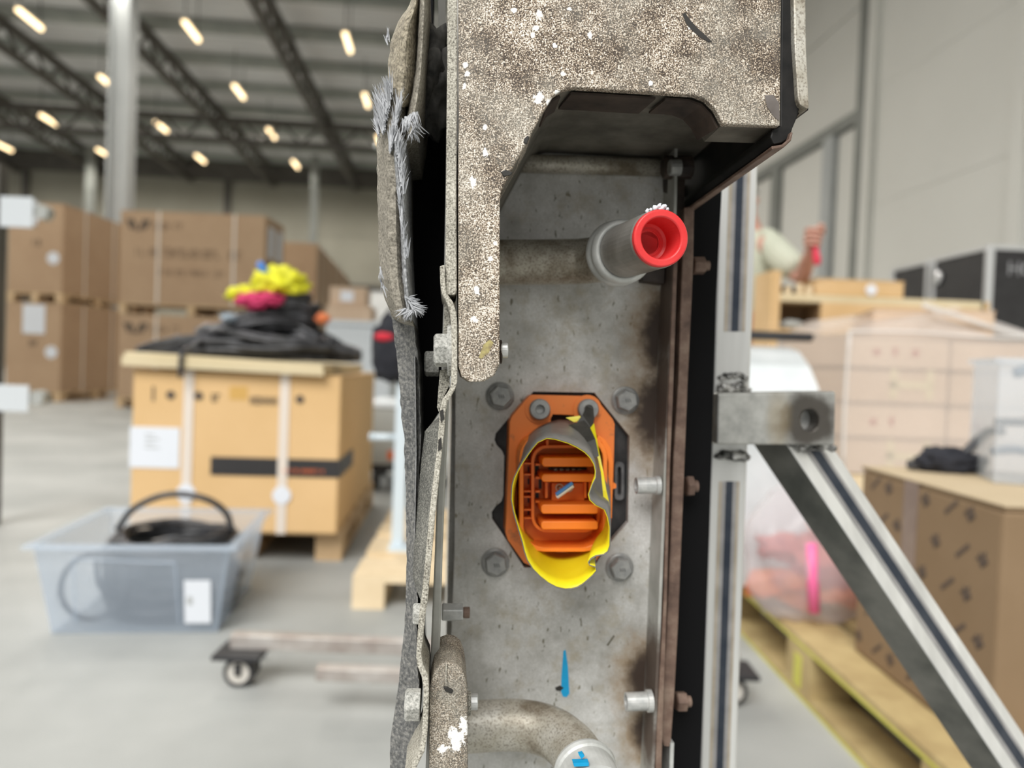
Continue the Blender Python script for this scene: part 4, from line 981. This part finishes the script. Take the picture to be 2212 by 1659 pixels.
# --- edge strip beside the bracket, and the joint shim
M().prism([(966, -260), (966, 120), (964, 300), (962, 560), (962, 630), (967, 637), (984, 637), (987, 630), (986, 400), (988, 200), (988, -260)], .301, .36).build('edge_strip', m_gritlt, hs, bevel=.0006)
# --- bent strap seen edge on
sl = [(950, 574), (951, 611), (954, 634), (966, 656), (972, 675), (975, 703), (976, 765), (974, 836), (966, 850), (955, 864), (949, 892), (948, 918), (944, 972), (933, 1059), (925, 1135), (918, 1216), (910, 1295), (906, 1320), (901, 1380), (899, 1421), (902, 1441), (911, 1463), (915, 1491), (913, 1560), (910, 1601), (902, 1630), (889, 1654), (870, 1700)]
sr = [(961, 572), (962, 611), (965, 633), (979, 653), (986, 675), (988, 703), (988, 765), (988, 824), (983, 842), (967, 868), (962, 895), (961, 925), (955, 975), (946, 1062), (938, 1140), (931, 1220), (924, 1297), (920, 1320), (914, 1380), (910, 1412), (914, 1436), (925, 1460), (927, 1491), (925, 1560), (923, 1590), (917, 1624), (899, 1660), (884, 1706)]
stp = M().prism(sl + sr[::-1], .299, .335).build('bent_strap', m_gritlt, hs, bevel=.0005)
tag(stp, 'wavy sheet metal strap seen edge on, sandy grey')
for a, b in ((5, 6), (0, 0)):
    pass
for pts in ([(950, 888), (957, 884), (960, 905), (952, 912)], [(947, 950), (953, 945), (955, 970), (946, 974)]):
    M().prism(pts, .2986, .2992).build('tar_patch', m_smear, stp)
# outward flared lip left of the strap
gl = [(947, 902), (932, 915), (918, 931), (911, 986), (903, 1067), (898, 1120), (894, 1175), (892, 1243), (897, 1268), (910, 1300)]
gr = [(949, 902), (949, 915), (947, 931), (943, 986), (933, 1067), (927, 1120), (922, 1175), (916, 1243), (912, 1268), (911, 1301)]
fl_ = M().loft([[L(a[0], a[1], .326), L(b[0], b[1], .3005), L(b[0], b[1], .304), L(a[0], a[1], .331)] for a, b in zip(gl, gr)]).build('flared_lip', m_gritdk, hs)
# upper inner web of the strap
M().prism([(960, 640), (972, 690), (974, 720), (958, 724)], .316, .34).build('strap_web', m_grit, stp)
M().prism([(950, 800), (968, 796), (972, 830), (958, 858), (948, 890), (944, 880)], .318, .36).build('strap_web', m_grit, stp)
# --- bolts across the joints (axis sideways)
def xbolt(px0, px1, cy, rpx, d, mat, nm='cross_bolt', n=6, ph=.0, cham=.2, parent=None):
    a, b = L(px0, cy, d), L(px1, cy, d); r_ = rpx * d / F; ln_ = (b - a).length
    return M().rev(a, b - a, [(r_ * (1 - cham), 0), (r_, r_ * cham * .6), (r_, ln_)], n, ph=ph).build(nm, mat, parent or hs, bevel=.0004)
bo = xbolt(937, 968, 757, 38, .312, m_nutgrey, ph=.35)
M().rev(L(966, 757, .312), OX, [(.0102, 0), (.0108, .0006), (.0108, .0022)], 28).build('bolt_flange', m_nutgrey, bo)
xbolt(1080, 1097, 757, 17, .312, m_boltlt, 'bolt_tip', 20, parent=bo); xbolt(1077, 1084, 760, 26, .314, m_rustshade, 'nut_ring', 24, parent=bo)
xbolt(917, 948, 786, 28, .345, m_nutgrey, 'hex_nut', ph=.2)
xbolt(874, 908, 1522, 34, .315, m_nutgrey, ph=.4, nm='cross_bolt')
xbolt(1008, 1032, 1516, 17, .318, m_boltlt, 'bolt_tip', 20); xbolt(1006, 1017, 1519, 25, .319, m_grit, 'nut_ring', 24)
xbolt(892, 910, 1326, 25, .325, m_nutgrey, 'hex_nut', ph=.2)
sb = xbolt(954, 1000, 1322, 20, .375, m_boltlt, 'stud_nut', 6, ph=.1); xbolt(1000, 1015, 1323, 12, .375, m_rust, 'stud_tip', 18, parent=sb)
rv = M().rev(L(1374, 1049, .402), OX, [(.0036, .012), (.0036, 0), (.0046, 0), (.0046, .0105), (.0052, .0108), (.0052, .0132)], 24).build('rivet_nut', m_boltlt, hs, smooth=False)
rv = M().rev(L(1352, 1516, .402), OX, [(.0036, .012), (.0036, 0), (.0050, 0), (.0050, .0115), (.0060, .0118), (.0060, .0145)], 24).build('rivet_nut', m_boltlt, hs)
# --- four hex flange bolts on the plate
for px, py in ((1080, 856), (1350, 865), (1070, 1215), (1338, 1225)):
    o_ = L(px, py, PD)
    hb = M().rev(o_, -OD, [(.0081, 0), (.0081, .0010), (.0070, .0016)], 32).build('hex_bolt', m_bolt, hs, smooth=False)
    M().rev(o_ - OD * .0012, -OD, [(.0066, 0), (.0066, .0042), (.0058, .0052)], 6, ph=random.uniform(0, 1)).build('bolt_head', m_bolt, hb)
    M().rev(o_ - OD * .0064, -OD, [(.0050, 0), (.0050, .0002)], 24).build('head_mark', m_bolt, hb)
    mk_ = M()
    for i in range(3): mk_.rod(o_ - OD * .0066 + OX * (.0012 * (i - 1)) + OY * .0010, o_ - OD * .0066 + OX * (.0012 * (i - 1) + .0006) - OY * .001, .00022, 5)
    mk_.build('grade_mark', m_gasket, hb)
# --- right side strips, black cover
def ribbon(lf, rt, d0, d1, nm, mt, **k): return M().prism(lf + rt[::-1], d0, d1).build(nm, mt, hs, **k)
ribbon([(1478, 448), (1474, 560), (1471, 640), (1465, 828), (1455, 985), (1449, 1160), (1441, 1334), (1433, 1488), (1429, 1590), (1434, 1612)], [(1500, 444), (1498, 560), (1495, 640), (1486, 828), (1480, 985), (1473, 1160), (1466, 1334), (1458, 1488), (1450, 1600), (1446, 1614)], .405, .43, 'rusty_strip', m_rust, bevel=.0006)
ribbon([(1455, 560), (1452, 640), (1444, 860), (1441, 1000), (1434, 1300), (1420, 1560), (1412, 1800)], [(1464, 560), (1461, 640), (1454, 860), (1448, 1000), (1441, 1300), (1432, 1560), (1426, 1800)], .3985, .425, 'rusty_strip', m_rust, bevel=.0004)
ribbon([(1462, 400), (1458, 700), (1440, 1200), (1400, 2000)], [(1560, 400), (1547, 640), (1532, 1150), (1500, 2000)], .432, .58, 'side_cover', m_black2)
ribbon([(1448, 1605), (1438, 1900)], [(1456, 1605), (1446, 1900)], .41, .43, 'pale_edge', m_collar)
for px, py, w_, r_ in ((1495, 574, 26, 20), (1480, 1050, 16, 24), (1459, 1515, 22, 22)):
    o_ = xbolt(px, px + w_, py, r_, .42, m_rust, 'rusty_nut', 6, ph=.3); xbolt(px + w_ - 2, px + w_ + 11, py, r_ * .55, .42, m_rust, 'stud_tip', 16, parent=o_)
# --- outer channel and rubber seal round the bracket's right side (run in depth)
M().prism([(1690, -260), (1722, -260), (1720, 120), (1727, 236), (1722, 252), (1713, 275), (1707, 297), (1690, 308), (1672, 312), (1664, 296), (1668, 280), (1686, 273)], .303, .432).build('rubber_seal', m_rubber, hs, bevel=.0006)
M().prism([(1711, -260), (1738, -260), (1742, 100), (1748, 228), (1746, 236), (1728, 226), (1724, 212), (1716, 88)], .300, .428).build('edge_channel', m_pipe, hs, bevel=.0006)
M().prism([(1666, 316), (1690, 312), (1704, 300), (1709, 284), (1713, 286), (1709, 304), (1694, 318), (1668, 323)], .3005, .430).build('edge_channel', m_rust, hs, bevel=.0004)
M().prism([(1746, 228), (1746, 238), (1728, 240), (1722, 252), (1712, 276), (1712, 262), (1722, 236)], .306, .42).build('rubber_seal', m_rubber, hs)
# dark fitting under the box
xbolt(1432, 1492, 362, 26, .405, m_rustshade, 'dark_fitting', 14); xbolt(1445, 1470, 362, 18, .396, m_bolt, 'fitting_band', 14)
M().prism([(1440, 380), (1480, 380), (1476, 520), (1446, 520)], .412, .42).build('dark_piece', m_rustshade, hs)
M().prism([(1385, 575), (1436, 575), (1434, 612), (1390, 606)], .41, .42).build('dark_piece', m_rustshade, hs)  # flat dark piece on the plate below the cap
# --- pipes
def LC(x, y, d): return C + OX * x + OY * y + OD * d
def local(px, py, d):
    v = L(px, py, d) - C; return V((v.dot(OX), v.dot(OY), d))
e0 = local(1427, 515, .314); e1 = local(1337, 547, .369)
pth = [LC(*e0.lerp(e1, t_)) for t_ in (.08, .5, .92)]
z_ = e1.y; ax_ = (LC(*e0) - LC(*e1)).normalized()
elb = [LC(*e1), LC(e1.x - .0035, z_, .383), LC(e1.x - .0115, z_, .3935), LC(e1.x - .023, z_, .3975), LC(e1.x - .045, z_ - .0005, .398), LC(e1.x - .075, z_ - .001, .398), LC(e1.x - .10, z_ - .001, .398)]
pipe = M().tube(smooth_path(elb, 6), .0122, 28).build('coolant_pipe', m_pipe, hs, smooth=True)
o_ = LC(*e1)
M().rev(o_ - ax_ * .004, ax_, [(.0118, -.002), (.0160, .0), (.0168, .002), (.0160, .0045), (.0145, .0055), (.0158, .0075), (.0162, .010), (.0150, .0125), (.0132, .0135), (.0130, .013)], 40).build('pipe_collar', m_collar, pipe, smooth=True)
LN = (LC(*e0) - o_).length
M().rev(o_, ax_, [(.0131, .010), (.0128, LN - .003), (.0124, LN - .0018), (.0100, LN - .0018), (.0100, LN - .024)], 40).build('pipe_end', m_pipeend, pipe, smooth=False)
cap = M().rev(LC(*e0), ax_, [(.0090, -.0185), (.0123, -.0035), (.0124, -.002), (.0124, .0004), (.0119, .0010), (.0095, .0010), (.0090, .0004), (.0086, -.0140), (.0072, -.0148), (.0030, -.0150), (.0005, -.0150)], 48)
red = thing('pipe_cap', LC(*e0), 'bright red plastic cap plugged into the upper metal pipe end', 'cap')
cap.build('cap_shell', m_redcap, red, smooth=False, bevel=.0003)
M().rev(LC(*e0), ax_, [(.0062, -.0149), (.0062, -.0144), (.0056, -.0144), (.0056, -.0149)], 36).build('floor_ring', m_redcap, red)
mm = M()
for px, py, s in ((1398, 456, 4), (1415, 449, 5), (1424, 446, 5), (1434, 447, 5), (1441, 452, 3.5), (1429, 451, 5), (1406, 453, 3)):
    mm.blob(L(px, py, .3165), (s * .2e-3 * 1.2,) * 3, .6, 2, 2, int(px))
stuff(tag(mm.build('thread_residue', m_paper, pipe, smooth=True), 'white crumbs of sealant on the pipe rim'))
f0 = local(1010, 1570, .392)
lp_ = [LC(f0.x - .018, f0.y, .392), LC(f0.x, f0.y, .392), LC(f0.x + .026, f0.y, .392), LC(f0.x + .042, f0.y - .0012, .386), LC(f0.x + .051, f0.y - .003, .374), LC(f0.x + .0545, f0.y - .004, .360), LC(f0.x + .0555, f0.y - .005, .350)]
lowp = M().tube(smooth_path(lp_, 6), .0128, 28).build('lower_coolant_pipe', m_pipe, hs, smooth=True)
ax2 = (lp_[-1] - lp_[-2]).normalized()
M().rev(lp_[-1] - ax2 * .004, ax2, [(.012, -.001), (.0150, 0), (.0156, .002), (.0150, .004), (.0142, .005), (.0140, .02), (.010, .02)], 36).build('pipe_collar', m_collar, lowp, smooth=False)
M().prism([(1250, 1630), (1259, 1628), (1263, 1633), (1256, 1640)], .3345, .337).build('paint_mark', m_cyan, lowp)
M().prism([(1238, 1648), (1272, 1647), (1272, 1655), (1240, 1656)], .3325, .336).build('paint_mark', m_cyan, lowp)
# --- lower left bracket
lb = M().prism([(927, 1850), (927, 1500), (930, 1478), (937, 1452), (950, 1437), (966, 1431), (985, 1434), (998, 1445), (1006, 1466), (1010, 1490), (1012, 1850)], .305, .34).build('lower_bracket', m_bracket2, hs, bevel=.0022, seg=4)
M().tube([L(964, 1436, .3045), L(963.5, 1474, .3045), L(966, 1477, .3045)], .0003, 6).build('casting_line', m_gritlt, lb)
M().prism([(957, 1484), (966, 1484), (980, 1492), (976, 1499), (962, 1494)], .3043, .3053).build('tar_spot', m_smear, lb, bevel=.0003)
# --- marks on the plate
M().prism([(1217, 1406), (1222, 1404), (1227, 1440), (1230, 1498), (1224, 1506), (1216, 1505), (1212, 1495), (1213, 1460)], PD - .0002, PD).build('paint_mark', m_cyan, hs)
M().prism([(1199, 1486), (1210, 1481), (1218, 1486), (1210, 1493), (1202, 1492)], PD - .0003, PD).build('smear', m_smear, hs)
M().prism([(1310, 1394), (1326, 1372), (1328, 1374), (1314, 1395)], PD - .0002, PD).build('scratch', mk('scratch', (.10, .09, .06), None, rough=.6), hs)
# --- orange connector
cn = M().prism(octa, PD + .006, PD + .010).build('connector', m_gasket, hs); tag(cn, 'orange electrical connector on a black backing plate')
oflange = [(1154, 853), (1273, 856), (1284, 859), (1292, 866), (1324, 906), (1328, 916), (1325, 1041), (1317, 1170), (1312, 1178), (1284, 1216), (1274, 1221), (1145, 1222), (1132, 1216), (1097, 1167), (1092, 1150), (1098, 1011), (1101, 912), (1106, 899), (1140, 859), (1146, 854)]
M().prism(oflange, .4085, .4255, [[(1190, 895), (1240, 897), (1240, 930), (1190, 930)]]).build('mounting_flange', m_orangedirty, cn, bevel=.0012)
M().prism(rrect(1122, 938, 1312, 1192, 52), .388, .4085, [rrect(1131, 947, 1303, 1183, 46)]).build('shroud', m_orange, cn, bevel=.0004)
M().prism(rrect(1132, 948, 1302, 1182, 45), .4065, .4085).build('shroud_floor', m_orange, cn)
M().prism([(1293, 940), (1308, 950), (1320, 968), (1325, 1000), (1322, 1120), (1312, 1120), (1314, 1000), (1309, 975), (1298, 955), (1288, 950)], .398, .4085).build('outer_ledge', m_orange, cn, bevel=.0004)
M().prism([(1322, 1040), (1331, 1046), (1331, 1054), (1320, 1058)], .402, .4085).build('outer_ledge', m_orange, cn)
M().prism(rrect(1148, 962, 1296, 1150, 34), .396, .4066, [rrect(1154, 968, 1290, 1144, 28)]).build('inner_frame', m_orange, cn)
mm = M()
for y0, y1 in ((1000, 1018), (1024, 1030), (1060, 1066), (1072, 1090), (1100, 1106), (1118, 1124)): mm.prism([(1132, y0), (1150, y0), (1150, y0 + 3), (1132, y0 + 3)], .397, .4066)
for x in (1180, 1240, 1268): mm.prism([(x, 950), (x + 5, 950), (x + 5, 966), (x, 966)], .397, .4066)
for x, y in ((1157, 1002), (1157, 1030), (1157, 1060), (1157, 1082)): mm.prism([(x, y), (x + 10, y), (x + 10, y + 4), (x, y + 4)], .396, .4066)
mm.build('rib_grid', m_orange, cn)
mm = M()
for y0, y1 in ((975, 992), (1008, 1022), (1034, 1046), (1062, 1070), (1076, 1086), (1104, 1114)): mm.prism([(1140, y0), (1146, y0), (1146, y1), (1140, y1)], .4061, .4066)
for a in ((1156, 1004, 1164, 1026), (1164, 1036, 1170, 1056), (1157, 1064, 1164, 1080)): mm.prism([(a[0], a[1]), (a[2], a[1]), (a[2], a[3]), (a[0], a[3])], .4060, .4066)
mm.build('dark_slots', m_gasket, cn)
for y0, y1, x0, x1 in ((988, 1008, 1171, 1284), (1024, 1041, 1170, 1287), (1090, 1110, 1169, 1292), (1126, 1144, 1169, 1292)):
    M().prism([(x0 + 4, y0), (x1 - 3, y0), (x1, y0 + 4), (x1, y1 - 3), (x1 - 3, y1), (x0 + 4, y1), (x0, y1 - 5), (x0, y0 + 5)], .384, .4066).build('blade_shroud', m_orange, cn, bevel=.0005)
for y0 in (1010, 1112):
    M().prism([(1186, y0), (1268, y0), (1268, y0 + 13), (1186, y0 + 13)], .4035, .4064).build('contact_slot', m_gasket, cn)
    for i in range(5): M().prism([(1196 + i * 13, y0 + 3), (1204 + i * 13, y0 + 3), (1204 + i * 13, y0 + 10), (1196 + i * 13, y0 + 10)], .4005, .4035).build('contact', m_contact, cn)
M().prism([(1192, 1044), (1262, 1044), (1262, 1084), (1192, 1084)], .400, .4066).build('pin_block', m_orange, cn)
for x in (1178, 1262, 1272): M().prism([(x, 1042), (x + 5, 1042), (x + 5, 1076), (x, 1076)], .396, .4066).build('rib', m_orange, cn)
for px in (1209, 1229):
    M().prism(circ(px, 1054, 9, 20), .3985, .400, [circ(px, 1054, 6.5, 20)]).build('pin_ring', m_pin, cn)
    M().prism(circ(px, 1054, 2.6, 12), .3965, .400).build('pin', m_contact, cn)
M().tube([L(1203, 1073, .388), L(1238, 1048, .3855)], .0013, 10).build('white_pin_shield', m_pin, cn)
M().tube([L(1202, 1068, .3872), L(1237, 1043, .3847)], .0011, 10).build('blue_pin_shield', m_blue, cn)
M().rev(L(1225, 1192, .398) + OY * .001, -OY, [(.0030, 0), (.0030, .003), (.0052, .0032), (.0055, .005), (.0050, .0062)], 24).build('lock_stub', m_orange, cn)
for px, py in ((1165, 884), (1269, 884)):
    M().prism(circ(px, py, 31, 28), .4078, .409).build('screw_boss', m_orangedirty, cn)
    M().rev(L(px, py, .4078), -OD, [(.0058, 0), (.0058, .0030), (.0052, .0040), (.0027, .0040), (.0022, .0014), (.0002, .0012)], 28).build('screw', m_bolt, cn)
M().prism(rrect(1328, 998, 1348, 1080, 8), .421, .4262, [rrect(1334, 1008, 1342, 1070, 4)]).build('lock_clip', m_greyclip, cn)
# --- yellow and black tape sleeve wrapped round the shroud
rim = [(1182, 947), (1159, 956), (1147, 969), (1136, 985), (1127, 1001), (1120, 1017), (1114, 1033), (1111, 1049), (1109, 1079), (1111, 1104), (1115, 1129), (1120, 1150), (1127, 1170), (1134, 1190), (1143, 1209), (1156, 1228), (1170, 1244), (1185, 1258), (1200, 1267), (1218, 1271), (1232, 1270), (1246, 1267), (1260, 1260), (1273, 1250), (1283, 1241), (1290, 1232), (1288, 1223), (1276, 1219), (1273, 1213), (1278, 1205), (1287, 1199), (1303, 1196), (1310, 1190), (1313, 1178), (1313, 1140), (1311, 1118), (1306, 1101), (1288, 1091), (1277, 1080), (1274, 1068), (1279, 1050), (1286, 1034), (1285, 1018), (1280, 1003), (1271, 989), (1260, 977), (1245, 966), (1228, 957), (1202, 949)]
tp_ = thing('hazard_tape', L(1212, 1065, .40), 'yellow and black hazard tape sleeve wrapped round the orange connector', 'tape')
rings = []
for k in range(5):
    t_ = k / 4; rg = []
    for x, y in rim:
        a = math.atan2((y - 1108) / 150, (x - 1212) / 102)
        bx0, by0 = 1214 + 103 * math.cos(a), 1058 + 136 * math.sin(a)
        if y < 1010: by0 -= 14; 
        f1 = L(x, y, .352); f2 = L(bx0, by0, .406)
        rg.append(f1.lerp(f2, t_) + OX * .0008 * math.sin(a * 5 + k))
    rings.append(rg)
sl_ = M().loft(rings, True, False)
o = sl_.build('tape_sleeve', [m_tapey], tp_, smooth=True, solid=(.0003, 0))
rc = [sum((r[i] for i in range(len(rim))), V()) / len(rim) for r in rings]
og = [[q + (q - c_).normalized() * .0005 + (V() if j else OD * -.00022) for q in r] for j, (r, c_) in enumerate(zip(rings, rc))]
M().loft(og, True, False).build('tape_outer_face', m_tapeg, tp_, smooth=True, solid=(.0004, 0))
# tail and stripes on the outside right
M().loft([[L(x, y, d), L(x2, y2, d2), L(x2, y2, d2 + .0006), L(x, y, d + .0006)] for x, y, d, x2, y2, d2 in ((1246, 912, .391, 1268, 936, .388), (1258, 896, .392, 1280, 928, .390), (1264, 884, .396, 1284, 904, .396), (1266, 876, .3985, 1282, 884, .3995))]).build('tape_tail', m_tapek, tp_)
M().loft([[L(x, y, d), L(x2, y2, d), L(x2, y2, d + .0006), L(x, y, d + .0006)] for x, y, x2, y2, d in ((1222, 902, 1252, 898, .3935), (1240, 912, 1262, 906, .3925))]).build('yellow_stripe', m_tapey, tp_)
M().loft([[L(x, y, d), L(x2, y2, d), L(x2, y2, d + .0006), L(x, y, d + .0006)] for x, y, x2, y2, d in ((1268, 934, 1283, 914, .3885), (1280, 958, 1288, 940, .383), (1290, 985, 1296, 984, .377), (1298, 1020, 1304, 1024, .372), (1302, 1060, 1310, 1060, .369), (1305, 1098, 1318, 1095, .368))]).build('yellow_stripe', m_tapey, tp_)
M().loft([[L(x, y, d), L(x2, y2, d), L(x2, y2, d + .0006), L(x, y, d + .0006)] for x, y, x2, y2, d in ((1228, 918, 1262, 908, .390), (1245, 935, 1274, 922, .3825), (1262, 958, 1286, 948, .3745), (1280, 990, 1294, 985, .3675))]).build('black_stripe', m_tapek, tp_)
# ------------------------------------------------------------ torn shield on the left
sh = thing('torn_shield', L(870, 800, .34), 'torn mud-caked underbody shield with frayed fibre edges, left of the housing', 'shield')
def lens(lf, rt, de, dm, db, nm, mt, seed=0, amp=.0006, nx=9, sub=3, shape=None):
    # surface between two edge polylines, bulging towards the viewer, with a real back
    def dense(pl):
        ys = [p[1] for p in pl]; out = []
        y0, y1 = ys[0], ys[-1]; n = max(6, int(abs(y1 - y0) / 9))
        for i in range(n + 1):
            y = y0 + (y1 - y0) * i / n
            for a, b in zip(pl, pl[1:]):
                if a[1] <= y <= b[1] or b is pl[-1]:
                    f = 0 if b[1] == a[1] else (y - a[1]) / (b[1] - a[1]); out.append(a[0] + (b[0] - a[0]) * min(max(f, 0), 1)); break
        return out, n, y0, y1
    l_, n, y0, y1 = dense(lf); r_, n2, yy0, yy1 = dense(rt); rings = []
    for i in range(n + 1):
        y = y0 + (y1 - y0) * i / n; y2 = yy0 + (yy1 - yy0) * i / n; j = min(len(r_) - 1, int(i * n2 / n))
        rg = []
        for k in range(nx):
            f = k / (nx - 1); x = l_[i] + (r_[j] - l_[i]) * f; yk = y + (y2 - y) * f
            bul = math.sin(f * PI) ** .7 if shape is None else shape(f)
            p = L(x, yk, de + (dm - de) * bul)
            nzv = noise.noise(p * 220 + V((seed, 0, 0))) + .6 * noise.noise(p * 520)
            rg.append(p - OD * amp * nzv + OX * amp * .6 * noise.noise(p * 300 + V((9, seed, 0))) * (1 if k in (0, nx - 1) else 0))
        rg += [L(r_[j], y2, de) + OD * (db - de), L(l_[i], y, de) + OD * (db - de)]
        rings.append(rg)
    return M().loft(rings).build(nm, mt, sh, smooth=False)
lens([(890, -80), (886, 8), (862, 42), (848, 76), (840, 120), (838, 180), (836, 230)], [(914, -80), (910, 8), (906, 60), (904, 120), (900, 180), (890, 228), (884, 232)], .318, .300, .40, 'upper_flap', m_mudtop, 1, .0011, 12)
lens([(905, -80), (903, 20), (902, 80), (897, 160), (886, 215), (876, 258), (872, 290)], [(927, -80), (926, 20), (922, 80), (917, 160), (912, 215), (905, 258), (900, 288)], .310, .2975, .38, 'folded_edge', m_mud, 3, .0006, 8)
lens([(815, 190), (814, 260), (814, 330), (815, 420), (818, 520), (820, 600), (830, 640), (846, 682)], [(874, 190), (876, 260), (877, 330), (877, 420), (879, 520), (882, 600), (888, 650), (893, 700)], .318, .301, .40, 'main_panel', m_mud, 5, .0007, 12, shape=lambda f: min(1, f * 3) if f < .66 else 1 - (f - .66) * 1.6)
lens([(862, 300), (862, 420), (864, 520), (868, 600), (878, 690)], [(876, 300), (877, 420), (881, 520), (885, 600), (892, 690)], .306, .2985, .36, 'frayed_ridge', m_fibrefold, 7, .0009, 6)
lens([(846, 300), (850, 360), (858, 430), (866, 500)], [(862, 300), (866, 360), (872, 430), (874, 500)], .304, .298, .34, 'frayed_ridge', m_fibrefold, 9, .0012, 7)
lens([(846, 676), (852, 735), (860, 792), (867, 900), (873, 943), (877, 1082), (878, 1220), (877, 1304), (873, 1366), (866, 1421), (861, 1477), (852, 1546), (843, 1601), (842, 1680), (842, 1760)], [(892, 676), (898, 735), (905, 792), (908, 900), (909, 943), (903, 1082), (898, 1220), (902, 1304), (900, 1366), (900, 1421), (905, 1477), (908, 1546), (905, 1601), (895, 1680), (880, 1760)], .336, .330, .44, 'lower_panel', m_plastic, 11, .0007, 12, shape=lambda f: f * 1.2 if f < .62 else .75 + (f - .62) * 2.2)
lens([(895, 770), (897, 900), (898, 980), (896, 1100), (895, 1180)], [(898, 770), (900, 900), (901, 980), (899, 1100), (898, 1180)], .330, .3235, .35, 'crease_ridge', m_fibrefold, 13, .0003, 5)
# black inside face between shield and housing
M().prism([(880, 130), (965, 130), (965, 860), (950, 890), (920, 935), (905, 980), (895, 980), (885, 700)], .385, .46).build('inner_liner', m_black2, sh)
M().prism([(944, -100), (963, -100), (963, 170), (950, 170)], .372, .40).build('liner_bar', mk('olive_bar', (.06, .058, .045), (.10, .095, .075), 20, .5), sh)
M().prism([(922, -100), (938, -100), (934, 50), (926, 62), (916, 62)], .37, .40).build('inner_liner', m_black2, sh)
M().blob(L(925, 150, .345), (.010, .02, .020), .35, 2.4, 4, 71).blob(L(940, 190, .35), (.009, .02, .022), .35, 2.4, 4, 72).build('rubber_fold', mk('dusty_rubber', (.03, .03, .03), (.12, .115, .105), 120, .9), sh, smooth=True)
# frayed fibres
def fibres(spec, nm='fibre_tuft', mt=m_fibre):
    mm = M(); rf = random.Random(5)
    for (x0, y0, x1, y1, n, ax, ay, ln_, sp, d) in spec:
        for i in range(n):
            f = rf.random(); px, py = x0 + (x1 - x0) * f + rf.uniform(-3, 3), y0 + (y1 - y0) * f + rf.uniform(-3, 3)
            l_ = ln_ * rf.uniform(.45, 1.1); an = math.atan2(ay, ax) + rf.uniform(-sp, sp)
            p0 = L(px, py, d + rf.uniform(-.001, .004)); k = d / F; dz = rf.uniform(-.35, .2)
            dr_ = (OX * math.cos(an) - OY * math.sin(an) + OD * dz).normalized()
            p1 = p0 + dr_ * l_ * k * .55; p2 = p1 + (dr_ + OY * rf.uniform(-.25, .15) + OX * rf.uniform(-.25, .25)).normalized() * l_ * k * .5
            r_ = rf.uniform(.00016, .00042); mm.tube([p0, p1, p2], [r_, r_ * .8, r_ * .15], 4)
    return stuff(mm.build(nm, mt, sh))
fibres([(828, 290, 846, 200, 260, -.2, -1, 48, .22, .299), (818, 300, 826, 215, 80, -.25, -1, 44, .25, .302), (842, 330, 862, 235, 220, .10, -1, 42, .24, .2985), (872, 258, 900, 242, 150, .05, 1, 30, .4, .298), (884, 285, 900, 262, 60, .3, 1, 30, .7, .299), (876, 640, 898, 668, 110, .75, .45, 26, .8, .2985), (872, 668, 895, 672, 80, -.5, .7, 24, .7, .299), (836, 100, 840, 80, 14, -.2, -1, 24, .3, .306), (855, 300, 872, 420, 160, .05, -1, 45, .25, .2975), (862, 420, 878, 560, 90, .0, -1, 34, .2, .2975), (818, 560, 826, 620, 14, .3, 1, 26, .5, .301)])
